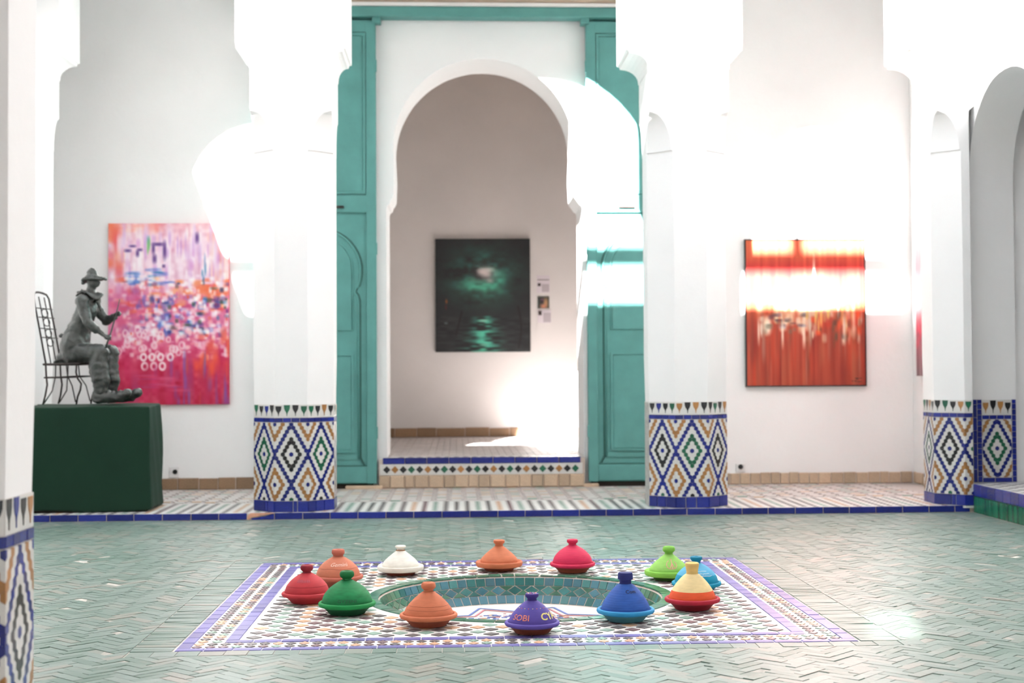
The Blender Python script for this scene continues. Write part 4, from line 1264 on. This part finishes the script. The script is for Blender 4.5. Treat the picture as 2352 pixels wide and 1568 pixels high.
for (cx_, cy_) in ((175, 560), (195, 650), (215, 760), (232, 850)):
    tub('scroll', [sp(cx_ + 14 * math.sin(t) * .25, cy_ + 40 * math.sin(t), .07 * math.cos(t)) for t in [2 * PI * k / 14 for k in range(14)]], .005, closed=True)
    tub('back_bar', [sp(cx_, cy_ - 44, -hwid), sp(cx_, cy_ - 44, hwid)], .005)

statue = empty('statue', (SX, SY, PTOP + .004), math.radians(-8), label='grey bronze statue of a seated figure in a floppy hat holding a stick', category='statue')
def _ico(sub):
    bm = bmesh.new(); bmesh.ops.create_icosphere(bm, subdivisions=sub, radius=1.0)
    v = np.array([p.co[:] for p in bm.verts]); f_ = np.array([[q.index for q in p.verts] for p in bm.faces]); bm.free()
    return v, f_
ICO = {2: _ico(2), 3: _ico(3)}
def blob_mesh(name, parts, voxel=.012, smooth=4, mat=None):
    V, Fc, n_ = [], [], 0
    for prt in parts:
        if prt[0] == 'cap':
            _, p0, r0, p1, r1 = prt
            p0, p1 = Vector(p0), Vector(p1)
            steps = max(2, int((p1 - p0).length / (min(r0, r1) * .6)))
            iv, if_ = ICO[2]
            for k in range(steps + 1):
                t_ = k / steps
                V.append(iv * (r0 + (r1 - r0) * t_) + np.array(p0.lerp(p1, t_))); Fc.append(if_ + n_); n_ += len(iv)
        else:
            _, p, sc, rot = prt
            iv, if_ = ICO[3]
            m_ = np.array(Matrix.Rotation(rot, 3, 'Y') @ Matrix.Diagonal(sc))
            V.append(iv @ m_.T + np.array(p)); Fc.append(if_ + n_); n_ += len(iv)
    me_ = bpy.data.meshes.new(name)
    me_.from_pydata(np.concatenate(V).tolist(), [], np.concatenate(Fc).tolist()); me_.update()
    o = bpy.data.objects.new('tmp_' + name, me_); COL.objects.link(o)
    rm = o.modifiers.new('r', 'REMESH'); rm.mode = 'VOXEL'; rm.voxel_size = voxel
    if smooth:
        sm_ = o.modifiers.new('s', 'SMOOTH'); sm_.iterations = smooth; sm_.factor = .5
    out = bpy.data.meshes.new_from_object(o.evaluated_get(bpy.context.evaluated_depsgraph_get()))
    bpy.data.objects.remove(o)
    out.update()
    nrm_ = [v.normal.copy() for v in out.vertices]
    cos_ = [v.co.copy() for v in out.vertices]
    flat_ = []
    for c_, n2_ in zip(cos_, nrm_):
        nz_ = mnoise.noise(c_ * 20) * .6 + mnoise.noise(c_ * 50) * .4
        flat_ += list(c_ + n2_ * (nz_ * .011))
    out.vertices.foreach_set('co', flat_)
    out.update()
    out.materials.clear(); out.materials.append(mat or M['bronze']); out.shade_smooth(); out.name = name
    return out
k_ = KS
def cap(a, ra, b, rb): return ('cap', a, ra * k_, b, rb * k_)
def ell(p, sx_, sy_, sz_, rot=0.0): return ('ell', p, (sx_ * k_, sy_ * k_, sz_ * k_), rot)
sh = .125; hp = .085
body = []
# torso
spine = [(618, 440, 84), (600, 540, 96), (560, 660, 102), (510, 770, 116), (490, 880, 138), (480, 960, 128)]
for (p, q) in zip(spine[:-1], spine[1:]):
    for k in range(4):
        t_ = k / 4
        cx_, cy_, rr = [p[i] + (q[i] - p[i]) * t_ for i in range(3)]
        body += [ell(sp(cx_, cy_), rr, rr * 1.28 + 20, rr * .8)]
body += [ell(sp(480, 960), 128, 170, 100), ell(sp(395, 1005), 80, 150, 56), ell(sp(340, 1040), 60, 130, 28, -.5), ell(sp(348, 785), 24, 28, 28)]
# neck and head
body += [cap(sp(645, 400), 58, sp(652, 310), 44), ell(sp(668, 265), 60, 58, 66, -.1), ell(sp(700, 285), 34, 34, 30), ell(sp(733, 262), 14, 11, 14), ell(sp(716, 240), 16, 34, 12), ell(sp(655, 262), 14, 66, 20)]
# thighs, shins in wide trousers
for sgn, dx in ((-1, 0), (1, 26)):
    d = sgn * hp
    body += [cap(sp(490, 965, d), 104, sp(660, 958, d * 1.05), 94), cap(sp(660, 958, d * 1.05), 94, sp(785 + dx, 955, d * 1.1), 86),
             cap(sp(785 + dx, 955, d * 1.1), 86, sp(768 + dx, 1090, d * 1.1), 100), cap(sp(768 + dx, 1090, d * 1.1), 100, sp(788 + dx, 1210, d * 1.1), 92), cap(sp(788 + dx, 1210, d * 1.1), 92, sp(788 + dx, 1325, d * 1.1), 70),
             ell(sp(830 + dx, 1225, d * 1.1), 54, 66, 60), ell(sp(840 + dx, 960, d * 1.1), 36, 60, 40)]
# near arm (right hand side of the picture plane is forward)
body += [ell(sp(610, 452, -sh), 68, 60, 70), cap(sp(612, 470, -sh), 62, sp(680, 655, -sh * 1.25), 50), cap(sp(680, 655, -sh * 1.25), 52, sp(760, 735, -sh * 1.05), 42), cap(sp(760, 735, -sh * 1.05), 28, sp(835, 795, -sh * .75), 22),
         ell(sp(858, 812, -sh * .7), 32, 22, 26)]
body += [ell(sp(622, 452, sh), 68, 60, 70), cap(sp(625, 470, sh), 60, sp(735, 640, sh * 1.3), 48), cap(sp(735, 640, sh * 1.3), 48, sp(835, 600, sh * .9), 40), cap(sp(835, 600, sh * .9), 26, sp(895, 575, sh * .4), 22), ell(sp(917, 572, sh * .2), 32, 22, 28)]
# fingers round the stick
for q in range(4):
    body += [cap(sp(868 + q * 2, 788 + q * 15, -sh * .7), 8, sp(884, 790 + q * 15, -sh * .45), 7), cap(sp(925 + q, 548 + q * 14, sh * .2), 8, sp(944, 550 + q * 14, -sh * .05), 7)]
obj('body', blob_mesh('body', body, .010, 3), statue)
# hat: crown with floppy brim
def lathe_tilt(nm, prof, p, rot, wav=0.0, sy=1.0):
    mb = MB().lathe([(a * k_, b * k_) for a, b in prof], 36)
    me_ = mb.mesh(nm, M['bronze'], smooth=True)
    for v in me_.vertices:
        a = math.atan2(v.co.y, v.co.x); rr = math.hypot(v.co.x, v.co.y)
        v.co.z += wav * k_ * math.sin(3 * a + .6) * (rr / (120 * k_)) ** 2
        v.co.y *= sy
    return obj(nm, me_, statue, mat=Matrix.Translation(p) @ Matrix.Rotation(rot, 4, 'Y'))
obj('hat', blob_mesh('hat', [ell(sp(660, 168), 50, 56, 52), ell(sp(664, 205), 66, 72, 34), ell(sp(672, 226), 108, 104, 20, .06), cap(sp(600, 232), 26, sp(572, 262), 20), ell(sp(585, 240), 30, 70, 26), cap(sp(740, 222), 22, sp(788, 230), 17), ell(sp(790, 228), 20, 42, 16)], .009, 2), statue)
# ruff collar
mb = MB(); prof_n = 40
lathe_tilt('collar', [(40, 10), (70, 22), (110, 6), (135, -12), (128, -22), (90, -12), (50, -6), (40, 2)], sp(640, 372), .18, 26, .9)
obj('collar_tip', blob_mesh('collar_tip', [cap(sp(585, 350), 16, sp(515, 358), 12), cap(sp(560, 338), 12, sp(545, 322), 7)], .009, 2), statue)
obj('bow_tie', blob_mesh('bow_tie', [cap(sp(715, 400), 18, sp(728, 470), 22), cap(sp(728, 470), 22, sp(752, 545), 8), cap(sp(728, 450), 18, sp(752, 395), 8), ell(sp(722, 455), 22, 50, 24)], .009, 2), statue)
for sgn, dx in ((-1, 0), (1, 26)):
    d = sgn * hp * 1.12
    parts = [ell(sp(770 + dx, 1385, d), 68, 56, 72), ell(sp(770 + dx, 1428, d), 64, 54, 30), cap(sp(800 + dx, 1390, d), 55, sp(960 + dx * .6, 1392, d * 1.15), 46), cap(sp(960 + dx * .6, 1392, d * 1.15), 48, sp(1062 + dx * .4, 1366, d * 1.3), 46),
             ell(sp(1070 + dx * .3, 1352, d * 1.3), 46, 56, 44), cap(sp(780 + dx, 1436, d), 24, sp(1030, 1428, d * 1.2), 18)]
    for q in range(3):
        parts.append(ell(sp(880 + dx + q * 45, 1338 + q * 6, d * 1.1), 18, 36, 14))
    obj('shoe', blob_mesh('shoe', parts, .010, 2), statue)
obj('stick', MB().tube([sp(945, 430, -.005), sp(918, 570, -.02), sp(885, 760, -.075), sp(862, 850, -.095), sp(845, 912, -.105)], [.004, .006, .008, .010, .011], 8).mesh('stick', M['bronze'], smooth=True), statue)

# ================================================================== PAINTINGS
def lin(c):
    c = np.clip(c, 0, 1)
    return np.where(c <= .04045, c / 12.92, ((c + .055) / 1.055) ** 2.4)
def canvas_obj(parent, w, h, img, name='canvas', normal_y=-1):
    """img rows top->bottom, sRGB 0..1; canvas in local XZ facing -Y"""
    ny_, nx_ = img.shape[:2]
    xs = np.linspace(-w / 2, w / 2, nx_); zs = np.linspace(h / 2, -h / 2, ny_)
    X, Z = np.meshgrid(xs, zs)
    v = np.stack([X.ravel(), np.zeros(X.size), Z.ravel()], 1)
    idx = np.arange(nx_ * ny_).reshape(ny_, nx_)
    fcs = np.stack([idx[:-1, :-1].ravel(), idx[1:, :-1].ravel(), idx[1:, 1:].ravel(), idx[:-1, 1:].ravel()], 1)
    me_ = bpy.data.meshes.new(name)
    me_.from_pydata(v.tolist(), [], fcs.tolist())
    at = me_.attributes.new('paint', 'FLOAT_COLOR', 'POINT')
    col4 = np.concatenate([lin(img).reshape(-1, 3), np.ones((nx_ * ny_, 1))], 1).astype(np.float32)
    at.data.foreach_set('color', col4.ravel())
    me_.materials.append(M['canvas'])
    return obj(name, me_, parent)
def smooth_noise(h, w, sy_, sx_):
    a = rng.random((int(h / sy_) + 3, int(w / sx_) + 3))
    yy = np.arange(h) / sy_; xx = np.arange(w) / sx_
    y0 = yy.astype(int); x0 = xx.astype(int); fy = (yy - y0)[:, None]; fx = (xx - x0)[None]
    fy = fy * fy * (3 - 2 * fy); fx = fx * fx * (3 - 2 * fx)
    A = a[y0][:, x0]; B = a[y0][:, x0 + 1]; C_ = a[y0 + 1][:, x0]; D = a[y0 + 1][:, x0 + 1]
    return A * (1 - fx) * (1 - fy) + B * fx * (1 - fy) + C_ * (1 - fx) * fy + D * fx * fy
def dab(img, x, y, wx, wy, col, al=.8, soft=.35):
    h, w = img.shape[:2]
    x0, x1 = max(0, int(x - wx * 1.6)), min(w, int(x + wx * 1.6) + 2); y0, y1 = max(0, int(y - wy * 1.6)), min(h, int(y + wy * 1.6) + 2)
    if x1 <= x0 or y1 <= y0: return
    yy, xx = np.mgrid[y0:y1, x0:x1]
    d = ((np.abs(xx - x) / wx) ** 3 + (np.abs(yy - y) / wy) ** 3) ** (1 / 3)
    m_ = np.clip((1 + soft - d) / (2 * soft), 0, 1)[..., None] * al
    img[y0:y1, x0:x1] = img[y0:y1, x0:x1] * (1 - m_) + np.array(col) / 255. * m_
def ringdab(img, x, y, rr, col, al=.9):
    h, w = img.shape[:2]
    x0, x1 = max(0, int(x - rr * 2)), min(w, int(x + rr * 2) + 2); y0, y1 = max(0, int(y - rr * 2)), min(h, int(y + rr * 2) + 2)
    if x1 <= x0 or y1 <= y0: return
    yy, xx = np.mgrid[y0:y1, x0:x1]
    d = np.abs(np.hypot(xx - x, (yy - y) * .8) - rr)
    m_ = np.clip(1.4 - d / (rr * .4), 0, 1)[..., None] * al
    img[y0:y1, x0:x1] = img[y0:y1, x0:x1] * (1 - m_) + np.array(col) / 255. * m_
def grad(h, w, stops):
    t_ = np.linspace(0, 1, h); out = np.zeros((h, w, 3))
    ps = [s_[0] for s_ in stops]
    for c in range(3):
        out[..., c] = np.interp(t_, ps, [s_[1][c] / 255. for s_ in stops])[:, None]
    return out

def pink_img():
    h, w = 240, 160
    im = grad(h, w, [(0, (240, 180, 192)), (.12, (240, 200, 218)), (.3, (240, 204, 220)), (.36, (236, 160, 186)), (.45, (222, 110, 150)), (.58, (220, 120, 160)), (.68, (220, 84, 126)), (.78, (204, 42, 86)), (1, (190, 32, 72))])
    im += (smooth_noise(h, w, 34, 7)[..., None] - .5) * np.array([.08, .20, .14])
    im += (smooth_noise(h, w, 5, 5)[..., None] - .5) * np.array([.08, .18, .13])
    R_ = rng
    def many(n_, x0, x1, y0, y1, wx, wy, cols, al=.6, soft=.5):
        for _ in range(n_):
            dab(im, R_.uniform(x0, x1) * w, R_.uniform(y0, y1) * h, R_.uniform(*wx), R_.uniform(*wy), cols[R_.integers(len(cols))], al * R_.uniform(.5, 1.1), soft)
    WH = [(252, 244, 248), (255, 250, 248), (248, 226, 238)]
    many(18, 0, .10, .0, .26, (3, 7), (5, 16), [(244, 120, 76), (240, 96, 100)], .6)
    many(14, .1, .4, .0, .05, (6, 12), (1.5, 4), [(240, 120, 110), (246, 160, 140)], .5)
    many(12, .86, 1, .0, .3, (3, 7), (6, 16), [(246, 180, 140), (246, 150, 120)], .5)
    many(120, .08, .97, .03, .36, (1.5, 4), (4, 20), WH + [(226, 186, 226)], .6)
    many(26, .1, .95, .03, .3, (1.2, 3), (5, 14), [(190, 130, 206), (214, 140, 206)], .5)
    for (x, y, wx, wy) in ((.37, .14, 2, 6), (.462, .15, 2.2, 10), (.41, .115, 7, 2.2), (.38, .195, 2.6, 5), (.455, .235, 2, 2), (.16, .15, 4, 2), (.2, .125, 4, 1.6), (.26, .145, 3, 1.8), (.24, .165, 2, 4), (.73, .08, 2.4, 6)):
        dab(im, x * w, y * h, wx, wy, (84, 50, 126), .85, .6)
    many(5, .32, .345, .08, .14, (1, 1.4), (5, 9), [(130, 196, 110), (90, 160, 170)], .8)
    many(8, .77, .81, .16, .34, (1, 1.6), (4, 9), [(90, 150, 190), (60, 110, 170)], .7)
    many(26, .1, .5, .255, .34, (3, 8), (1.2, 2.6), [(64, 100, 196), (40, 120, 180), (100, 140, 216)], .75)
    many(60, .1, 1, .3, .5, (2.5, 7), (1.8, 4), [(240, 96, 56), (244, 140, 84), (238, 80, 70), (250, 180, 120)], .7)
    many(24, .7, 1, .34, .41, (5, 10), (2, 4), [(240, 104, 62), (244, 130, 90)], .65)
    many(70, .25, 1, .40, .62, (1.6, 5), (1.6, 5), [(50, 90, 190), (84, 124, 210), (30, 130, 176), (120, 110, 206), (40, 60, 140)], .8)
    many(210, .12, 1, .28, .64, (1.4, 4), (1.4, 4), WH, .8)
    many(60, .1, 1, .34, .66, (1.2, 3), (1.2, 3), [(236, 84, 60), (226, 110, 160), (244, 170, 180)], .7)
    many(26, .5, 1, .33, .58, (1.5, 5), (1.2, 3), [(84, 40, 116), (60, 74, 60), (40, 50, 100)], .75)
    many(40, 0, .35, .36, .6, (3, 8), (2, 6), [(206, 70, 130), (220, 96, 150), (170, 80, 150), (232, 70, 100)], .5)
    many(120, .05, .98, .56, .74, (1.4, 4), (1.4, 3.6), [(252, 226, 236), (246, 180, 204), (242, 150, 160), (252, 244, 244)], .7)
    many(26, .72, 1, .6, .82, (2, 5), (4, 10), [(240, 92, 52), (234, 76, 66)], .6)
    for _ in range(20): ringdab(im, R_.uniform(.08, .62) * w, R_.uniform(.58, .72) * h, R_.uniform(2.4, 3.4), (252, 226, 232), .6)
    for x in (.29, .36, .43, .51): ringdab(im, x * w, .735 * h, 3.4, (253, 236, 240), .9)
    for x in (.30, .375, .445): ringdab(im, x * w, .785 * h, 3.6, (253, 236, 240), .9)
    many(50, .0, 1, .79, 1, (2, 6), (6, 20), [(178, 26, 66), (214, 44, 100), (196, 32, 80), (160, 50, 110)], .5)
    many(26, .5, 1, .76, 1, (1.2, 2.6), (6, 18), [(120, 90, 180), (100, 100, 190), (216, 84, 60)], .5)
    many(14, .3, .6, .83, .92, (8, 14), (.8, 1.8), [(170, 70, 140), (220, 90, 130)], .5)
    return im
def red_img():
    h, w = 170, 140
    im = grad(h, w, [(0, (200, 88, 50)), (.12, (200, 80, 48)), (.18, (196, 46, 38)), (.28, (196, 52, 40)), (.36, (200, 76, 46)), (.46, (206, 92, 52)), (.56, (176, 64, 42)), (.7, (164, 56, 38)), (1, (162, 58, 38))])
    im += (smooth_noise(h, w, 70, 3)[..., None] - .5) * np.array([.16, .14, .10])
    im += (smooth_noise(h, w, 40, 10)[..., None] - .5) * np.array([.12, .10, .06])
    yy, xx = np.mgrid[0:h, 0:w]
    glow = np.exp(-(((xx / w - .57) / .16) ** 2 + ((yy / h - .42) / .10) ** 2))[..., None]
    im = im * (1 - glow * .85) + np.array([1, .97, .9]) * glow * .85
    def many(n_, x0, x1, y0, y1, wx, wy, cols, al=.7, soft=.45):
        for _ in range(n_):
            dab(im, rng.uniform(x0, x1) * w, rng.uniform(y0, y1) * h, rng.uniform(*wx), rng.uniform(*wy), cols[rng.integers(len(cols))], al * rng.uniform(.6, 1.1), soft)
    many(26, .1, .5, .38, .6, (2, 6), (3, 10), [(246, 228, 190), (252, 244, 220), (240, 200, 150)], .7)
    many(30, .12, .98, .48, .68, (1, 3), (3, 9), [(250, 240, 220), (226, 200, 170), (236, 214, 190)], .8)
    many(22, .15, .5, .5, .63, (2, 5), (1, 3), [(92, 60, 70), (120, 110, 90), (150, 150, 170)], .7)
    many(22, .5, .98, .52, .72, (1, 2.4), (3, 8), [(70, 40, 40), (120, 70, 40), (90, 80, 60)], .7)
    many(12, .55, .95, .5, .64, (2, 5), (3, 8), [(224, 54, 34), (240, 80, 40)], .7)
    many(10, .5, 1, .5, .6, (1, 2), (4, 10), [(232, 196, 110)], .7)
    for (x, y, wx, wy) in ((.53, .6, 1.4, 18), (.82, .6, 1.6, 12), (.77, .42, 1, 14), (.48, .66, 1.5, 10), (.3, .64, 1.2, 12), (.1, .62, 1, 12), (.9, .56, 1.5, 14), (.57, .22, 1.2, 14), (.575, .33, 1.6, 12)):
        dab(im, x * w, y * h, wx, wy, (253, 242, 220), .85, .7)
    many(70, 0, 1, .58, 1, (.8, 2.4), (8, 30), [(200, 70, 42), (132, 46, 34), (186, 112, 76), (206, 60, 32), (120, 70, 54), (176, 130, 110)], .4)
    for _ in range(10):
        dab(im, rng.uniform(.88, .96) * w, rng.uniform(.945, .975) * h, rng.uniform(.6, 2), .6, (60, 30, 24), .7)
    return im
def moon_img():
    h, w = 150, 126
    yy, xx = np.mgrid[0:h, 0:w]; X = xx / w; Y = yy / h
    im = np.zeros((h, w, 3)) + np.array([34, 36, 38]) / 255.
    nz = .5 * smooth_noise(h, w, 16, 22) + .3 * smooth_noise(h, w, 7, 11) + .2 * smooth_noise(h, w, 3, 5)
    g1 = np.exp(-(((X - .5) / .30) ** 2 + ((Y - .33) / .2) ** 2)) * np.clip(nz * 2.2 - .55, 0, 1.3)
    im += g1[..., None] * np.array([.16, .52, .42])
    g2 = np.exp(-(((X - .52) / .09) ** 2 + ((Y - .30) / .055) ** 2)) * np.clip(nz * 1.8 - .1, 0, 1.2)
    im += g2[..., None] * np.array([.75, .6, .6])
    g4 = np.exp(-(((X - .48) / .2) ** 2 + ((Y - .45) / .1) ** 2)) * nz
    im += g4[..., None] * np.array([.10, .26, .18])
    for (x, y, wx, wy, a_) in ((.5, .295, 6, 4, .8), (.53, .31, 5, 5, .75), (.48, .285, 4, 2.5, .7), (.56, .27, 6, 2, .5), (.57, .37, 4, 2.5, .55), (.4, .36, 7, 3, .25)):
        dab(im, x * w, y * h, wx, wy, (226, 216, 214) if a_ > .3 else (120, 190, 160), a_, .7)
    sea = Y > .675
    wv = smooth_noise(h, w, 2.4, 10)
    g3 = np.exp(-((X - .5) / (.06 + .13 * (Y - .6) / .4)) ** 2) * sea * np.clip(wv * 2 - .5, 0, 1)
    im += g3[..., None] * np.array([.16, .58, .46])
    im += (sea * (wv - .5) * .10)[..., None]
    dab(im, .5 * w, .72 * h, 5, 1.5, (150, 215, 190), .8, .6); dab(im, .5 * w, .93 * h, 5, 1.2, (120, 205, 175), .8, .6); dab(im, .5 * w, .97 * h, 4, 1.2, (90, 205, 165), .8, .6)
    for k in range(30):
        t_ = k / 29
        dab(im, (.275 - .06 * t_) * w, (.64 + .2 * t_) * h, 1.0, 1.5, (20, 18, 18), .9, .5)
        dab(im, (.865 + .03 * math.sin(3 * t_)) * w, (.6 + .35 * t_) * h, 1.2, 1.8, (20, 18, 18), .9, .5)
    dab(im, .115 * w, .55 * h, 1, 2.5, (170, 90, 40), .8, .6); dab(im, .11 * w, .6 * h, .8, 3, (110, 30, 34), .7, .6)
    dab(im, .11 * w, .74 * h, 2, 1.2, (120, 130, 130), .7, .6)
    return im
def side_img():
    h, w = 120, 60
    im = grad(h, w, [(0, (214, 150, 150)), (.35, (200, 110, 120)), (.55, (196, 130, 136)), (.68, (150, 66, 84)), (1, (120, 92, 96))])
    im += (smooth_noise(h, w, 20, 4)[..., None] - .5) * .2
    for _ in range(30): dab(im, rng.uniform(0, 1) * w, rng.uniform(.6, .8) * h, rng.uniform(1, 3), rng.uniform(2, 5), (206, 60, 84), .5)
    return im
def painting(label, loc, w, h, img, depth, edge, frame=None, rz=0.0, tilt=0.0):
    p = empty('painting', loc, rz, label=label, category='painting')
    p.rotation_euler = (0, tilt, rz)
    obj('stretcher', MB().box(-w / 2, w / 2, .002, depth, -h / 2, h / 2).mesh('stretcher', edge), p)
    canvas_obj(p, w, h, img)
    if frame:
        t_ = .012
        fm = MB()
        for (a, b, c, d) in ((-w / 2 - t_, -w / 2 - .001, -h / 2 - t_, h / 2 + t_), (w / 2 + .001, w / 2 + t_, -h / 2 - t_, h / 2 + t_), (-w / 2, w / 2, -h / 2 - t_, -h / 2 - .001), (-w / 2, w / 2, h / 2 + .001, h / 2 + t_)):
            fm.box(a, b, -.008, depth, c, d)
        obj('frame', fm.mesh('frame', frame), p)
    return p
painting('large pink and crimson abstract painting behind the statue', (-3.114, 15.605, 1.968), 1.30, 1.97, pink_img(), .042, M['canvas_edge'])
painting('red and orange abstract cityscape painting on the right wall', (3.878, 15.60, 1.952), 1.325, 1.61, red_img(), .045, M['frame_black'], M['frame_black'])
painting('dark green moonlit sea painting in the inner room', (.393, 20.55, 2.431), 1.372, 1.638, moon_img(), .045, M['frame_black'])
painting('narrow glimpse of a pink painting on the gallery end wall', (5.045, 14.91, 2.045), .95, 1.60, side_img(), .04, M['frame_black'], rz=math.radians(-90))
# caption sheets beside the moonlit painting
def sheet(label, x0, x1, z0, z1, inks):
    s_ = empty('caption_sheet', ((x0 + x1) / 2, 20.595, z0), label=label, category='caption')
    w, h = x1 - x0, z1 - z0
    obj('paper', MB().box(-w / 2, w / 2, -.004, .004, 0, h).mesh('paper', M['paper']), s_)
    for (a, b, c, d, mt) in inks:
        obj('print', MB().box(-w / 2 + a * w, -w / 2 + b * w, -.006, -.003, c * h, d * h).mesh('print', M[mt]), s_)
M['print_grey'] = simple('print_grey', rgb(186, 178, 184), .8)
sheet('upper white caption sheet beside the moonlit painting', 1.178, 1.366, 2.466, 2.72, [(.05, .95, .72, .77, 'ink'), (.06, .3, .38, .55, 'dark_ink'), (.38, .95, .05, .5, 'print_grey')])
sheet('lower white caption sheet beside the moonlit painting', 1.187, 1.382, 2.03, 2.214, [(.05, .3, .6, .95, 'dark_ink'), (.42, .98, .05, .8, 'print_grey')])
ph = empty('photo_print', (1.273, 20.595, 2.239), label='small square colour photo between the caption sheets', category='photo')
him = np.zeros((24, 24, 3)) + np.array([60, 66, 62]) / 255.
dab(him, 16, 12, 4, 8, (200, 150, 105), .9, .7); dab(him, 11, 19, 5, 4, (214, 140, 110), .9, .7); dab(him, 9, 6, 3, 2, (150, 90, 120), .8, .7); dab(him, 8, 10, 3, 3, (50, 36, 44), .8, .7)
pc = canvas_obj(ph, .17, .171, him, 'print'); pc.location = (0, -.004, .0855)
obj('backing', MB().box(-.085, .085, -.002, .004, 0, .171).mesh('backing', M['frame_black']), ph)
# sockets
so = empty('wall_socket', (-3.062, YB, .193), label='white wall socket low on the left wall beside the pedestal', category='socket')
boxobj('plate', -.055, .055, -.014, 0, 0, .115, M['plastic_white'], so, bevel=.006)
obj('hole', MB().lathe([(.0005, 0), (.024, 0), (.026, .01)], 20).mesh('hole', M['plastic_black']), so, mat=Matrix.Translation((0.012, -.0145, .062)) @ Matrix.Rotation(PI / 2, 4, 'X'))
so2 = empty('wall_socket', (3.14, YB, .195), label='small box with black plug low on the right wall', category='socket')
boxobj('plate', -.055, .055, -.016, 0, 0, .09, M['plastic_white'], so2, bevel=.006)
obj('plug', MB().lathe([(.0005, .03), (.018, .03), (.026, .018), (.028, 0)], 16).mesh('plug', M['plastic_black'], smooth=True, angle=.6), so2, mat=Matrix.Translation((0, -.0155, .058)) @ Matrix.Rotation(PI / 2, 4, 'X'))
